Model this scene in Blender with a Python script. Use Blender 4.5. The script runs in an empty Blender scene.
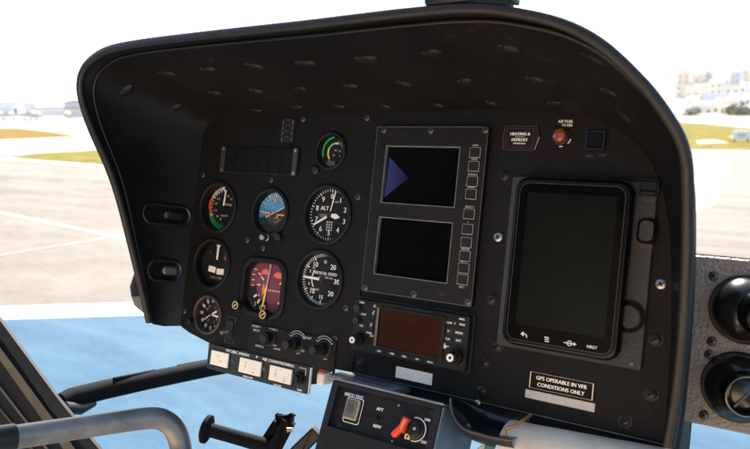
import bpy, bmesh, math, random
from mathutils import Vector, Matrix
from mathutils.geometry import tessellate_polygon
from mathutils.bvhtree import BVHTree
random.seed(7)
R = math.radians
S = bpy.context.scene
COL = S.collection

# ------------------------------------------------------------------ camera model (measured from the vanishing points)
W0, H0, F0 = 750.0, 449.0, 740.0
CX, CY = 375.0, 224.5
CAM_H = 1.72
_a = Vector((-720 - CX, 126 - CY, F0)); _b = Vector((750 - CX, 101 - CY, F0))
_up = _a.cross(_b).normalized()
if _up.y > 0: _up = -_up
_X = (-_a).normalized(); _Y = _up.cross(_X)
CAMPOS = Vector((0, 0, CAM_H))
def c2w(v): return Vector((_X.dot(v), _Y.dot(v), _up.dot(v)))
def ray(px, py): return c2w(Vector((px - CX, py - CY, F0)) / F0)
def at(px, py, d): return CAMPOS + ray(px, py) * d
def G(px, py, z=0.0):
    r = ray(px, py); t = (z - CAM_H) / r.z
    return CAMPOS + r * t
def on_plane(px, py, o, n):
    r = ray(px, py); return CAMPOS + r * ((o - CAMPOS).dot(n) / r.dot(n))

class Frame:                         # a plane with its own right / up / outward axes, millimetres inside
    def __init__(s, o, r, u):
        s.o = o.copy(); s.r = r.normalized(); s.u = (u - s.r * u.dot(s.r)).normalized(); s.n = s.r.cross(s.u)
    def loc(s, px, py, z=0.0):
        p = on_plane(px, py, s.o + s.n * (z * .001), s.n) - s.o
        return (p.dot(s.r) * 1000, p.dot(s.u) * 1000)
    def mat(s, a=0, b=0, z=0):
        o = s.o + (s.r * a + s.u * b + s.n * z) * .001
        return Matrix(((s.r.x, s.u.x, s.n.x, o.x), (s.r.y, s.u.y, s.n.y, o.y), (s.r.z, s.u.z, s.n.z, o.z), (0, 0, 0, 1)))
    def sub(s, px, py, z=0):
        a, b = s.loc(px, py, z); m = s.mat(a, b, z)
        f = Frame(m.translation, s.r, s.u); return f
    def rect(s, pts, z=0):           # best upright rectangle of four pixels TL TR BR BL -> centre a,b and w,h
        q = [s.loc(x, y, z) for x, y in pts]
        l = (q[0][0] + q[3][0]) / 2; r = (q[1][0] + q[2][0]) / 2
        t = (q[0][1] + q[1][1]) / 2; b = (q[2][1] + q[3][1]) / 2
        return (l + r) / 2, (t + b) / 2, r - l, t - b

# panel plane
_dv = Vector((-0.1, 1, 0)); _dv.z = -(_X.dot(_dv)) / _X.z
PU = -c2w(_dv.normalized())
PF = Frame(at(570, 270, .823), Vector((1, 0, 0)), PU)
assert PF.n.y < 0

# ------------------------------------------------------------------ materials
MATS = {}
def mat(name, col, rough=.5, spec=.5, metal=0, bump=0, bscale=400, var=0, vscale=6, emit=None, coat=0, col2=None, trans=0, bd=.001):
    if name in MATS: return MATS[name]
    m = bpy.data.materials.new(name); m.use_nodes = True
    nt = m.node_tree; p = nt.nodes['Principled BSDF']; L = nt.links.new
    p.inputs['Base Color'].default_value = (*col, 1); p.inputs['Roughness'].default_value = rough
    p.inputs['Specular IOR Level'].default_value = spec; p.inputs['Metallic'].default_value = metal
    p.inputs['Coat Weight'].default_value = coat
    if trans: p.inputs['Transmission Weight'].default_value = trans
    if var or bump:
        tc = nt.nodes.new('ShaderNodeTexCoord')
    if var:
        n = nt.nodes.new('ShaderNodeTexNoise'); n.inputs['Scale'].default_value = vscale; n.inputs['Detail'].default_value = 8
        n.inputs['Roughness'].default_value = .65
        L(tc.outputs['Object'], n.inputs['Vector'])
        r = nt.nodes.new('ShaderNodeValToRGB'); r.color_ramp.elements[0].position = .32; r.color_ramp.elements[1].position = .68
        c2 = col2 or tuple(min(1, c * (1 + var)) for c in col)
        c1 = tuple(c * (1 - var) for c in col) if not col2 else col
        r.color_ramp.elements[0].color = (*c1, 1); r.color_ramp.elements[1].color = (*c2, 1)
        L(n.outputs['Fac'], r.inputs['Fac']); L(r.outputs['Color'], p.inputs['Base Color'])
        mr = nt.nodes.new('ShaderNodeMapRange'); mr.inputs['To Min'].default_value = max(.03, rough - .12); mr.inputs['To Max'].default_value = min(1, rough + .12)
        L(n.outputs['Fac'], mr.inputs['Value']); L(mr.outputs['Result'], p.inputs['Roughness'])
    if bump:
        n2 = nt.nodes.new('ShaderNodeTexNoise'); n2.inputs['Scale'].default_value = bscale; n2.inputs['Detail'].default_value = 4
        L(tc.outputs['Object'], n2.inputs['Vector'])
        b = nt.nodes.new('ShaderNodeBump'); b.inputs['Strength'].default_value = bump; b.inputs['Distance'].default_value = bd
        L(n2.outputs['Fac'], b.inputs['Height']); L(b.outputs['Normal'], p.inputs['Normal'])
    if emit:
        p.inputs['Emission Color'].default_value = (*emit[:3], 1); p.inputs['Emission Strength'].default_value = emit[3]
    MATS[name] = m; return m

def worn(m, col=(.05, .046, .042), lo=.655, amount=.55):
    nt = m.node_tree; p = nt.nodes['Principled BSDF']; src = p.inputs['Base Color'].links[0].from_socket
    tc = nt.nodes.new('ShaderNodeTexCoord'); n = nt.nodes.new('ShaderNodeTexNoise'); n.inputs['Scale'].default_value = 55; n.inputs['Detail'].default_value = 9; n.inputs['Roughness'].default_value = .75
    n2 = nt.nodes.new('ShaderNodeTexNoise'); n2.inputs['Scale'].default_value = 7; mu = nt.nodes.new('ShaderNodeMath'); mu.operation = 'MULTIPLY_ADD'; mu.inputs[1].default_value = .35
    mr = nt.nodes.new('ShaderNodeMapRange'); mr.inputs['From Min'].default_value = lo + .175; mr.inputs['From Max'].default_value = lo + .235; mr.inputs['To Max'].default_value = amount
    mix = nt.nodes.new('ShaderNodeMix'); mix.data_type = 'RGBA'; mix.inputs['B'].default_value = (*col, 1)
    for q in (n, n2): nt.links.new(tc.outputs['Object'], q.inputs['Vector'])
    nt.links.new(n2.outputs['Fac'], mu.inputs[0]); nt.links.new(n.outputs['Fac'], mu.inputs[2]); nt.links.new(mu.outputs[0], mr.inputs['Value'])
    nt.links.new(mr.outputs['Result'], mix.inputs['Factor']); nt.links.new(src, mix.inputs['A']); nt.links.new(mix.outputs['Result'], p.inputs['Base Color'])
PANEL = mat('panel_crackle_paint', (.0052, .0046, .0043), .48, .16, bump=1.0, bscale=650, var=.25, vscale=9)
PANEL2 = mat('panel_crackle_paint_lower', (.0062, .0053, .0048), .48, .2, bump=.9, bscale=700, var=.25, vscale=14)
worn(PANEL); worn(PANEL2)
DOCK = mat('dock_sparkle_paint', (.014, .014, .0145), .35, .6, bump=1.0, bscale=1100, var=.3, vscale=300)
HOODI = mat('hood_inner_vinyl', (.0034, .0031, .0032), .38, .28, bump=.5, bscale=420, var=.4, vscale=7, col2=(.0066, .006, .0061))
HOODO = mat('hood_outer_vinyl', (.016, .012, .0095), .7, .08, bump=.3, bscale=500, var=.2, vscale=6)
worn(HOODI, (.03, .028, .028), .63, .5)
TRIM = mat('hood_edge_trim', (.013, .011, .0095), .42, .28, bump=.12, bscale=700, var=.2, vscale=30)
BLK = mat('black_satin', (.007, .0068, .0066), .4, .28, var=.3, vscale=40)
BEZ = mat('bezel_black', (.0045, .0043, .0042), .5, .22)
RAIL = mat('rail_charcoal', (.006, .0063, .007), .85, .06, var=.3, vscale=12)
BLKM = mat('black_matt', (.008, .0075, .007), .65, .25, bump=.3, bscale=1500)
VOID = mat('dark_recess', (.004, .004, .004), .9, .1)
GLOSS = mat('black_gloss', (.0025, .0025, .0025), .12, .12)
CELL = mat('dark_cell', (.004, .0038, .0036), .5, .12)
FACE = mat('dial_black', (.006, .006, .006), .7, .2)
WHITE = mat('marking_white', (.78, .74, .65), .6, .3)
DIMW = mat('marking_dim_white', (.40, .375, .335), .6, .3)
DIMG = mat('marking_faint_grey', (.1, .1, .1), .6, .3)
CREAM = mat('cream_plastic', (.82, .75, .62), .45, .4, var=.06, vscale=90)
PAPER = mat('label_paper', (.92, .80, .64), .7, .2, var=.06, vscale=60, bump=.1, bscale=400)
GREYTAPE = mat('grey_tape', (.48, .44, .38), .6, .3, var=.1, vscale=70)
STEEL = mat('screw_steel', (.28, .275, .265), .35, .5, metal=1, var=.2, vscale=200)
STEELD = mat('dull_screw', (.075, .07, .066), .4, .5, metal=.6, var=.2, vscale=200)
EDGE = mat('lit_bevel_tan', (.17, .145, .12), .4, .5, metal=.4, var=.3, vscale=80)  # pale tan paints the light caught on the screen bevels
GREEN = mat('dial_green', (.02, .42, .10), .6); YEL = mat('dial_yellow', (.75, .55, .06), .6)
RED = mat('dial_red', (.6, .05, .03), .6); ORANGE = mat('dial_orange', (.8, .22, .03), .6)
SALMON = mat('flag_red', (.75, .12, .08), .6)
SKYB = mat('attitude_blue', (.045, .24, .42), .5); GRND = mat('attitude_brown', (.022, .014, .010), .5)
PURPLE = mat('indicator_maroon', (.16, .022, .038), .6, var=.15, vscale=60)
DKRED = mat('placard_red_line', (.05, .008, .014), .6)
SCREEN = mat('screen_black', (.002, .002, .0025), .25, .04)
SCREENG = mat('screen_green_black', (.005, .0068, .0056), .12, .17, var=.3, vscale=8)
SCREENB = mat('screen_amber_brown', (.030, .0105, .0055), .22, .15, var=.2, vscale=20)
AMBER = mat('amber_lens', (.19, .045, .015), .2, .5, coat=.3)
TANB = mat('annunciator_end_bar', (.03, .021, .017), .5, .4)
REDP = mat('red_guard_plastic', (.75, .06, .03), .35, .5)
GALV = mat('grey_painted_metal', (.2, .2, .2), .4, .5, metal=.3, var=.2, vscale=30)
PIPE = mat('brushed_grey_tube', (.17, .162, .15), .45, .5, metal=.55, var=.3, vscale=25, bump=.05, bscale=300)
DGREY = mat('dark_grey_plastic', (.017, .0165, .016), .45, .3, var=.2, vscale=20)
BGREY = mat('blue_grey_side', (.12, .15, .17), .5, .4, var=.25, vscale=30)
BEIGE = mat('beige_grey_textured', (.175, .148, .12), .42, .45, bump=.9, bscale=330, bd=.004, var=.2, vscale=330, col2=(.275, .237, .195))  # mottled tones put the shading of the grain into the colour
SEAL = mat('beige_seal', (.10, .08, .058), .6, .3, var=.25, vscale=18)
WDUCT = mat('white_duct', (.74, .57, .40), .6, .2, var=.2, vscale=22, col2=(.95, .80, .60), bump=.15, bscale=60, bd=.001)
TEAL = mat('teal_block', (.03, .13, .13), .5)
GOLD = mat('brass_cord', (.5, .26, .08), .4, .5, metal=.7)
TAN = mat('tan_plastic', (.2, .15, .1), .5)
CHROME = mat('chrome', (.7, .68, .66), .12, .5, metal=1)
GLASSY = mat('clear_guard', (.14, .12, .09), .15, .6)

# ------------------------------------------------------------------ mesh builder (millimetres)
_font_cache = {}
def text_geo(s):
    if s in _font_cache: return _font_cache[s]
    cu = bpy.data.curves.new('t', 'FONT'); cu.body = s; cu.size = 1.0; cu.resolution_u = 2
    cu.align_x = 'CENTER'; cu.align_y = 'CENTER'; cu.extrude = 0.0
    o = bpy.data.objects.new('t', cu); me = o.to_mesh()
    v = [tuple(x.co[:2]) for x in me.vertices]; f = [tuple(p.vertices) for p in me.polygons]
    o.to_mesh_clear(); bpy.data.objects.remove(o); bpy.data.curves.remove(cu)
    _font_cache[s] = (v, f); return v, f

def rrect(w, h, r, n=6, cx=0, cy=0):
    r = min(r, w / 2 - .01, h / 2 - .01); out = []
    for sx, sy, a0 in ((1, 1, 0), (-1, 1, 90), (-1, -1, 180), (1, -1, 270)):
        for k in range(n + 1):
            a = R(a0 + 90 * k / n); out.append((cx + sx * (w / 2 - r) + r * math.cos(a), cy + sy * (h / 2 - r) + r * math.sin(a)))
    return out
def circ(r, n=48, cx=0, cy=0): return [(cx + r * math.cos(2 * math.pi * k / n), cy + r * math.sin(2 * math.pi * k / n)) for k in range(n)]

class MB:
    def __init__(s, scale=.001): s.v = []; s.f = []; s.k = scale
    def add(s, vs, fs):
        b = len(s.v); s.v += [tuple(v) for v in vs]; s.f += [tuple(i + b for i in f) for f in fs]; return s
    def loft(s, rings, cap0=True, cap1=True, closed=True):
        n = len(rings[0]); b = len(s.v); fs = []
        vs = [p for r in rings for p in r]
        for i in range(len(rings) - 1):
            for k in range(n if closed else n - 1):
                k2 = (k + 1) % n
                fs.append((i * n + k, i * n + k2, (i + 1) * n + k2, (i + 1) * n + k))
        if cap0: fs.append(tuple(reversed(range(n))))
        if cap1: fs.append(tuple(range((len(rings) - 1) * n, len(rings) * n)))
        return s.add(vs, fs)
    def stack(s, lv, cap0=True, cap1=True):          # [(outline, z)...]
        return s.loft([[(x, y, z) for x, y in o] for o, z in lv], cap0, cap1)
    def lathe(s, prof, cx=0, cy=0, n=40, cap0=True, cap1=True):
        return s.stack([(circ(r, n, cx, cy), z) for r, z in prof], cap0, cap1)
    def box(s, x, y, z, w, h, d, rot=0, bev=0, M=None):
        c, sn = math.cos(R(rot)), math.sin(R(rot))
        def o(k):
            pts = rrect(w - 2 * k, h - 2 * k, max(.01, bev - k), 2) if bev else [(w / 2, h / 2), (-w / 2, h / 2), (-w / 2, -h / 2), (w / 2, -h / 2)]
            return [(x + a * c - b * sn, y + a * sn + b * c) for a, b in pts]
        lv = [(o(0), z - d / 2), (o(0), z + d / 2)] if not bev else [(o(bev * .7), z - d / 2), (o(0), z - d / 2 + bev * .7), (o(0), z + d / 2 - bev * .7), (o(bev * .7), z + d / 2)]
        if M is None: return s.stack(lv)
        t = MB(); t.stack(lv); return s.add([M @ Vector(v) for v in t.v], t.f)
    def prism(s, outer, z0, z1, holes=()):
        loops = [list(outer)] + [list(h) for h in holes]
        tri = tessellate_polygon([[Vector((x, y, 0)) for x, y in l] for l in loops])
        flat = [p for l in loops for p in l]; n = len(flat)
        fs = []
        for t in tri:
            a, b, c = [Vector(flat[i]) for i in t]
            ccw = (b - a).cross(c - a) > 0
            t = tuple(t) if ccw else tuple(reversed(t))
            fs.append(tuple(i + n for i in t)); fs.append(tuple(reversed(t)))
        o = 0
        for li, l in enumerate(loops):
            m = len(l); area = sum(l[i][0] * l[(i + 1) % m][1] - l[(i + 1) % m][0] * l[i][1] for i in range(m))
            flip = (area < 0) != (li > 0)
            for k in range(m):
                q = (o + k, o + (k + 1) % m, o + (k + 1) % m + n, o + k + n)
                fs.append(tuple(reversed(q)) if flip else q)
            o += m
        return s.add([(x, y, z0) for x, y in flat] + [(x, y, z1) for x, y in flat], fs)
    def tube(s, path, r, n=12, cap=True, M=None):
        P = [Vector(p) for p in path]; rr = r if isinstance(r, (list, tuple)) else [r] * len(P)
        rings = []; prev = None
        for i, p in enumerate(P):
            t = ((P[min(i + 1, len(P) - 1)] - P[max(i - 1, 0)])).normalized()
            if prev is None: u = t.orthogonal().normalized()
            else: u = (prev - t * prev.dot(t)).normalized()
            prev = u; w = t.cross(u)
            rings.append([tuple(p + (u * math.cos(2 * math.pi * k / n) + w * math.sin(2 * math.pi * k / n)) * rr[i]) for k in range(n)])
        return s.loft(rings, cap, cap)
    def tick(s, cx, cy, ang, r0, r1, w, z, h=.25):   # radial mark, ang clockwise from 12 o'clock
        a = R(90 - ang); rm = (r0 + r1) / 2
        return s.box(cx + rm * math.cos(a), cy + rm * math.sin(a), z + h / 2, abs(r1 - r0), w, h, rot=90 - ang)
    def arc(s, cx, cy, a0, a1, r0, r1, z, h=.25, n=24):
        out = []
        for k in range(n + 1): a = R(90 - (a0 + (a1 - a0) * k / n)); out.append((cx + r1 * math.cos(a), cy + r1 * math.sin(a)))
        for k in range(n, -1, -1): a = R(90 - (a0 + (a1 - a0) * k / n)); out.append((cx + r0 * math.cos(a), cy + r0 * math.sin(a)))
        return s.prism(out, z, z + h)
    def text(s, t, x, y, cap, z, rot=0, sx=1.0, bold=0):
        v, f = text_geo(t); k = cap / .7; c, sn = math.cos(R(rot)), math.sin(R(rot))
        for dx in ((0,) if not bold else (-bold, bold)):
            s.add([(x + ((a * k + dx) * sx) * c - b * k * sn, y + ((a * k + dx) * sx) * sn + b * k * c, z + (dx * .01)) for a, b in v], f)
        return s
    def outline(s, pts, w, z, h=.25):                # thin border line following a closed outline
        n = len(pts); cx = sum(p[0] for p in pts) / n; cy = sum(p[1] for p in pts) / n
        inn = []
        for x, y in pts:
            d = Vector((x - cx, y - cy)); l = d.length; d *= (l - w * 1.2) / l; inn.append((cx + d.x, cy + d.y))
        return s.prism(pts, z, z + h, [inn])
    def build(s, name, m, parent=None, ang=35, smooth=True):
        me = bpy.data.meshes.new(name)
        k = s.k; me.from_pydata([(a * k, b * k, c * k) for a, b, c in s.v], [], s.f)
        bm = bmesh.new(); bm.from_mesh(me)
        bmesh.ops.recalc_face_normals(bm, faces=bm.faces[:]) if len(bm.faces) < 60000 and not getattr(s, 'keep', False) else None
        if smooth:
            for f in bm.faces: f.smooth = True
            for e in bm.edges:
                if len(e.link_faces) == 2 and e.calc_face_angle(0) > R(ang): e.smooth = False
        bm.to_mesh(me); bm.free()
        me.materials.append(m)
        o = bpy.data.objects.new(name, me); COL.objects.link(o)
        if parent: o.parent = parent
        return o

def tag(o, label=None, cat=None, group=None, kind=None):
    if label: o['label'] = label
    if cat: o['category'] = cat
    if group: o['group'] = group
    if kind: o['kind'] = kind
    return o
def thing(name, label, cat, M, group=None, kind=None):
    o = bpy.data.objects.new(name, None); COL.objects.link(o); o.empty_display_size = .01
    o.matrix_world = M if isinstance(M, Matrix) else Matrix.Translation(M)
    return tag(o, label, cat, group, kind)
def copy_part(src, parent, loc):
    c = src.copy(); COL.objects.link(c); c.parent = parent; c.location = loc; return c

# ================================================================== INSTRUMENT PANEL
def L(px, py, z=0): return PF.loc(px, py, z)
panel = thing('instrument_panel', 'black crackle painted instrument panel filled with dials, screens and switches', 'instrument panel', PF.mat())

def catmull(pts, per=6):
    out = []; n = len(pts)
    for i in range(n - 1):
        p0, p1, p2, p3 = (Vector(pts[max(i - 1, 0)]), Vector(pts[i]), Vector(pts[i + 1]), Vector(pts[min(i + 2, n - 1)]))
        for k in range(per):
            t = k / per
            out.append(.5 * ((2 * p1) + (-p0 + p2) * t + (2 * p0 - 5 * p1 + 4 * p2 - p3) * t * t + (-p0 + 3 * p1 - 3 * p2 + p3) * t ** 3))
    out.append(Vector(pts[-1])); return out

IN_PX = [(180, 325), (188, 262), (196, 195), (200.5, 156), (202.5, 140), (204.5, 131), (208, 124.5), (214, 120), (222, 117.5), (236, 116), (270, 115), (370, 113), (495, 110.5), (550, 112.5), (600, 121), (635, 143), (656, 173), (667, 215), (671, 260), (671, 330), (667, 400), (663, 442)]
OUT_PX = [(149, 322), (132, 250), (114, 183), (90.5, 127), (81.5, 99), (80, 82), (84, 68.5), (94, 57.5), (110, 49), (140, 43), (200, 35.5), (300, 24.5), (450, 8), (530, 14), (590, 36), (638, 77), (670, 118), (686, 153), (689, 202), (687, 290), (680, 380), (670, 446)]
RIM_TOP, RIM_BOT = 190.0, 45.0       # how far the hood stands out from the panel, mm
_vt = L(450, 111)[1]; _vb = L(600, 428)[1]
def rim_pt(px, py):                  # the rim lies in one plane raked towards the pilot at the top
    p1 = Vector((0, _vt, RIM_TOP)); nrm = Vector((0, (RIM_TOP - RIM_BOT), -(_vt - _vb))).normalized()
    inv = PF.mat().inverted()
    o = inv @ CAMPOS * 1000; d = (inv.to_3x3() @ ray(px, py)) * 1000
    t = (p1 - o).dot(nrm) / d.dot(nrm); return o + d * t
C0 = catmull([(*L(x, y), 0) for x, y in IN_PX]); C1 = catmull([tuple(rim_pt(x, y)) for x, y in OUT_PX])
if 0:
    print('IN', [tuple(round(c) for c in p) for p in C0[::6]]); print('OUT', [tuple(round(c) for c in p) for p in C1[::6]])

# plates with openings for the dials
GAUGES = dict(
    top=(331, 151, 32), spd=(218, 207, 45), att=(270, 212, 42), alt=(327, 214.5, 53),
    turn=(212, 263.5, 45), nav=(263, 287.5, 50), vsi=(319, 279.5, 53), clk=(208, 314.5, 34))
def gpos(k):
    x, y, h = GAUGES[k]; a, b = L(x, y); r = (L(x, y - h / 2)[1] - L(x, y + h / 2)[1]) / 2
    return a, b, r
bottom = L(540, 415.5)[1]
lo = L(213, 345)[1]
seam = L(366, 240)[0]
inner = [(p.x, p.y) for p in C0]
# outlines: split the hood's inner curve at the seam
leftc = [(-1 + L(180, 325)[0], L(180, 325)[1])] + [p for p in inner if p[0] < seam - .8 and p[1] > L(180, 325)[1] + 1]
lp = leftc + [(seam - .8, _vt - 0), (seam - .8, bottom), (L(213, 345)[0], lo), (L(190, 333)[0], L(190, 333)[1]), (L(183, 328)[0], L(183, 328)[1])]
rightc = [p for p in inner if p[0] > seam + .8]
rp = [(seam + .8, bottom)] + [(seam + .8, _vt)] + rightc
holesL = [circ(gpos(k)[2] + 3, 40, *gpos(k)[:2]) for k in ('top', 'spd', 'att', 'alt', 'turn', 'vsi', 'clk')]
a, b, r = gpos('nav'); holesL.append(rrect(2 * r + 5, 2 * r + 5, r * .5, 8, a, b))
MB().prism(lp, -3, 0, holesL).build('left_plate', PANEL, panel, smooth=False)
va, vb, vw, vh = PF.rect([(378, 126.5), (488.5, 126.5), (472, 306.5), (360.3, 291)], 8)
MB().prism(rp, -3, 0).build('right_plate', PANEL, panel, smooth=False)
MB().box((lp[0][0] + rp[-1][0]) / 2, (bottom + _vt) / 2 + 12, -60, rp[-1][0] - lp[0][0] - 45, _vt - bottom - 70, 6).build('backing_box', VOID, panel)

MB().box((seam + L(663, 442)[0]) / 2, bottom - .2, .5, L(663, 442)[0] - seam, .9, 1.0).build('worn_bottom_edge', mat('worn_edge_dim', (.12, .105, .09), .4, .5, metal=.3, var=.4, vscale=40), panel)
# fasteners
def screw_mesh(r, m, name, slot=True):
    b = MB().lathe([(r, 0), (r, .5), (r * .8, 1.2), (r * .35, 1.5)], n=20)
    o = b.build(name, m, panel); 
    if slot:
        s2 = MB().box(0, 0, 1.45, r * 1.1, r * .22, .3, rot=35).box(0, 0, 1.45, r * .22, r * 1.1, .3, rot=35).build('slot', VOID, o)
    return o
def place(proto, spots, px=True, z=0):
    first = True
    for x, y in spots:
        a, b = L(x, y, z); l = (a * .001, b * .001, z * .001)
        if first: proto.location = l; first = False
        else:
            c = copy_part(proto, panel, l)
            for ch in proto.children: d = ch.copy(); COL.objects.link(d); d.parent = c
place(screw_mesh(4.2, STEELD, 'screw'), [(203, 175), (271, 180), (303, 119), (358, 197), (367, 118), (263, 248), (346, 308), (184.5, 311), (247, 240), (335, 338.5), (254, 333)])
place(screw_mesh(5.5, STEEL, 'screw'), [(498, 237), (661, 284)])
def fast():
    b = MB().lathe([(7.5, 0), (7.5, .8), (6, .9), (5.6, 2.4), (3.8, 3.4), (1, 3.8)], n=24)
    o = b.build('quarter_turn_fastener', BLK, panel)
    MB().box(0, 0, 3.5, 8, 1.2, .8, rot=40).build('slot', VOID, o); return o
place(fast(), [(505, 175.5), (492, 299), (485, 362), (482, 390), (362, 364), (656, 339), (651.5, 394), (625, 421), (498, 346)])

# ------------------------------------------------------------------ glare shield
hood = thing('glare_shield', 'deep black glare shield hood curving over the whole instrument panel', 'glare shield', PF.mat())
N = len(C0)
mid = (Vector((L(430, 250)[0], L(430, 250)[1], 0)))
def outw(p):
    d = Vector((p.x - mid.x, p.y - mid.y, 0)); return d.normalized()
rows = []
NR = 9
for j in range(NR):
    t = j / (NR - 1); row = []
    for i in range(N):
        p = C0[i].lerp(C1[i], t); bl = math.sin(math.pi * t) * 9
        row.append(tuple(p + outw(p) * bl))
    rows.append(row)
inner_mb = MB(); inner_mb.loft(rows, False, False, closed=False)
# give the shell thickness: outer skin from the rim back to the nose
rows2 = [[tuple(C1[i]) for i in range(N)]]
for t, off, zz in ((.3, 4, 0), (.7, 9, 0), (1.0, 8, -6), (1.0, 2, -60)):
    rows2.append([tuple(C1[i].lerp(C0[i], t) + outw(C0[i]) * (off + math.sin(math.pi * t) * 9) + Vector((0, 0, zz))) for i in range(N)])
inner_mb.build('hood_lining', HOODI, hood, ang=60)
MB().loft(rows2, False, False, closed=False).build('hood_skin', HOODO, hood, ang=60)
MB().tube([tuple(C1[i] - outw(C1[i]) * 1) for i in range(N)], 5.4, 14).build('edge_trim', TRIM, hood, ang=60)
MB().tube([tuple(C1[i].lerp(C0[i], .10) - outw(C1[i]) * .5) for i in range(N)], 2.4, 8).build('edge_piping', BLK, hood, ang=60)
# bumps of the lining's fasteners
bv = BVHTree.FromPolygons([Vector(v) for v in inner_mb.v], inner_mb.f)
inv = PF.mat().inverted(); co = inv @ CAMPOS * 1000
def hood_hit(px, py):
    d = (inv.to_3x3() @ ray(px, py)).normalized(); h = bv.ray_cast(co, d)
    if h[0] is None: return None
    n = h[1] if h[1].dot(d) < 0 else -h[1]
    return h[0], n
BUMPS = [(128, 90, 1.3), (169, 75, 1.2), (209, 70, 1.1), (256, 67, 1.1), (307, 64, 1.1), (368, 60, 1.1), (434, 54, 1.1), (510, 50, 1.1), (593, 60, 1), (609, 93, 1), (177, 108, .9), (216, 94, .9), (257, 92, .9), (302, 90, .8), (352, 87, .8), (405, 85, .8), (466, 82, .8), (536, 81, .9), (221, 123, .7), (257, 111, .7), (298, 108, .7), (340, 107, .7), (386, 107, .6), (439, 106, .6), (492, 104, .6), (555, 104, .7), (623, 117, .8)]
first = None
for px, py, sc in BUMPS:
    h = hood_hit(px, py)
    if not h: continue
    p, n = h; n = n.normalized(); xax = Vector((1, 0, 0)); xax = (xax - n * xax.dot(n)).normalized(); yax = n.cross(xax)
    M = Matrix(((xax.x, yax.x, n.x, p.x * .001), (xax.y, yax.y, n.y, p.y * .001), (xax.z, yax.z, n.z, p.z * .001), (0, 0, 0, 1)))
    if first is None:
        b = MB(); ring = lambda r, z: [(r * 1.25 * math.cos(2 * math.pi * k / 24), r * math.sin(2 * math.pi * k / 24), z) for k in range(24)]
        b.loft([[(x * 1.25 + z_ * 1.2, y * .8, z_) for x, y, _ in ring(r_, 0)] for r_, z_ in ((9, -.6), (7.6, .6), (5.4, 2.2), (3, 3.2), (1, 3.5))]).loft([[(x * .5 - 9.5, y * .6 + 2.5, z_) for x, y, _ in ring(r_, 0)] for r_, z_ in ((9, -.6), (7, .8), (4, 1.8), (1, 2.1))])
        first = b.build('lining_button', mat('lining_button', (.0095, .0085, .0083), .45, .2, bump=.1, bscale=400), hood, ang=60); o = first
        o.matrix_basis = M @ Matrix.Rotation(.2, 4, 'Z') @ Matrix.Diagonal((sc * .85, sc * .85, sc * .75, 1))
    else:
        o = first.copy(); COL.objects.link(o); o.parent = hood; o.matrix_basis = M @ Matrix.Rotation(random.uniform(-.45, .45), 4, 'Z') @ Matrix.Diagonal((sc * random.uniform(.85, 1.1), sc * random.uniform(1.0, 1.35), sc * random.uniform(.6, .9), 1))
# the two oval hand holes in the left cheek
def oval(px, py, w, h, rot, m):
    q = hood_hit(px, py); p, n = q; n = n.normalized()
    xax = Vector((0, 0, 1)); xax = (xax - n * xax.dot(n)).normalized(); yax = n.cross(xax)
    M = Matrix(((xax.x, yax.x, n.x, p.x * .001), (xax.y, yax.y, n.y, p.y * .001), (xax.z, yax.z, n.z, p.z * .001), (0, 0, 0, 1)))
    rr_ = lambda k: rrect(w - 2 * k, h - 2 * k, h / 2 - k - .05, 10)
    o = MB().stack([(rr_(-3), -6), (rr_(-2), 1), (rr_(-.5), 4.5), (rr_(1.5), 6), (rr_(3.5), 5), (rr_(4.5), 1.8)], False, False).build('grommet', mat('cheek_rubber', (.008, .0075, .007), .3, .5), hood, ang=60)
    o.matrix_basis = M
    MB().prism(rr_(4), .6, 1.9).build('opening', VOID, o)
    MB().stack([(rrect(w * .44, h * .40, h * .19, 8, -w * .15, 0), 1.9), (rrect(w * .42, h * .37, h * .18, 8, -w * .15, 0), 5), (rrect(w * .34, h * .26, h * .12, 8, -w * .15, 0), 6.6)]).build('latch_plate', m, o)
oval(166, 214.5, 80, 32, 0, mat('latch_black', (.012, .011, .010), .3, .5)); oval(163.5, 270, 58, 34, 0, mat('latch_grey', (.13, .12, .115), .3, .5, metal=.5))

# ------------------------------------------------------------------ gauges
GL = []
def gauge(key, name, label, depth, square=False, lip=6, inner_m=BEZ):
    a, b, r = gpos(key)
    root = thing(name, label, 'gauge', PF.mat(a, b, 0), 'round dials on the left half of the panel')
    if square: o = lambda k: rrect(2 * (r + k), 2 * (r + k), (r + k) * .52, 10)
    else: o = lambda k: circ(r + k, 64)
    mb = MB(); mb.stack([(o(lip), .05), (o(lip), 2.2), (o(lip - 1.2), 3.6), (o(1.6), 3.8), (o(.3), 3), (o(0), 1), (o(-.4), -depth - .5)], False, False)
    mb.build('bezel', inner_m, root, ang=50)
    MB().stack([(o(2), -depth - 3), (o(2), -depth)]).build('dial_face', FACE, root)
    gm = MB(); gm.stack([(o(-.3), -1.2), (o(-r * .25), -.7), (o(-r * .55), -.35), (o(-r * .85), -.2)], False, True); GL.append((gm, root))
    return root, r, -depth
def pointer(root, ang, r0, r1, w0, w1, z, m=WHITE, name='pointer'):
    a = R(90 - ang); d = Vector((math.cos(a), math.sin(a))); p = Vector((-d.y, d.x))
    q = [d * r0 + p * w0 / 2, d * r0 - p * w0 / 2, d * r1 - p * w1 / 2, d * r1 + p * w1 / 2]
    return MB().prism([(v.x, v.y) for v in q], z, z + .6).build(name, m, root, smooth=False)
def hub(root, r, z): MB().lathe([(r, z), (r, z + 1.2), (r * .6, z + 1.6)], n=20).build('hub', BLK, root)

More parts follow.
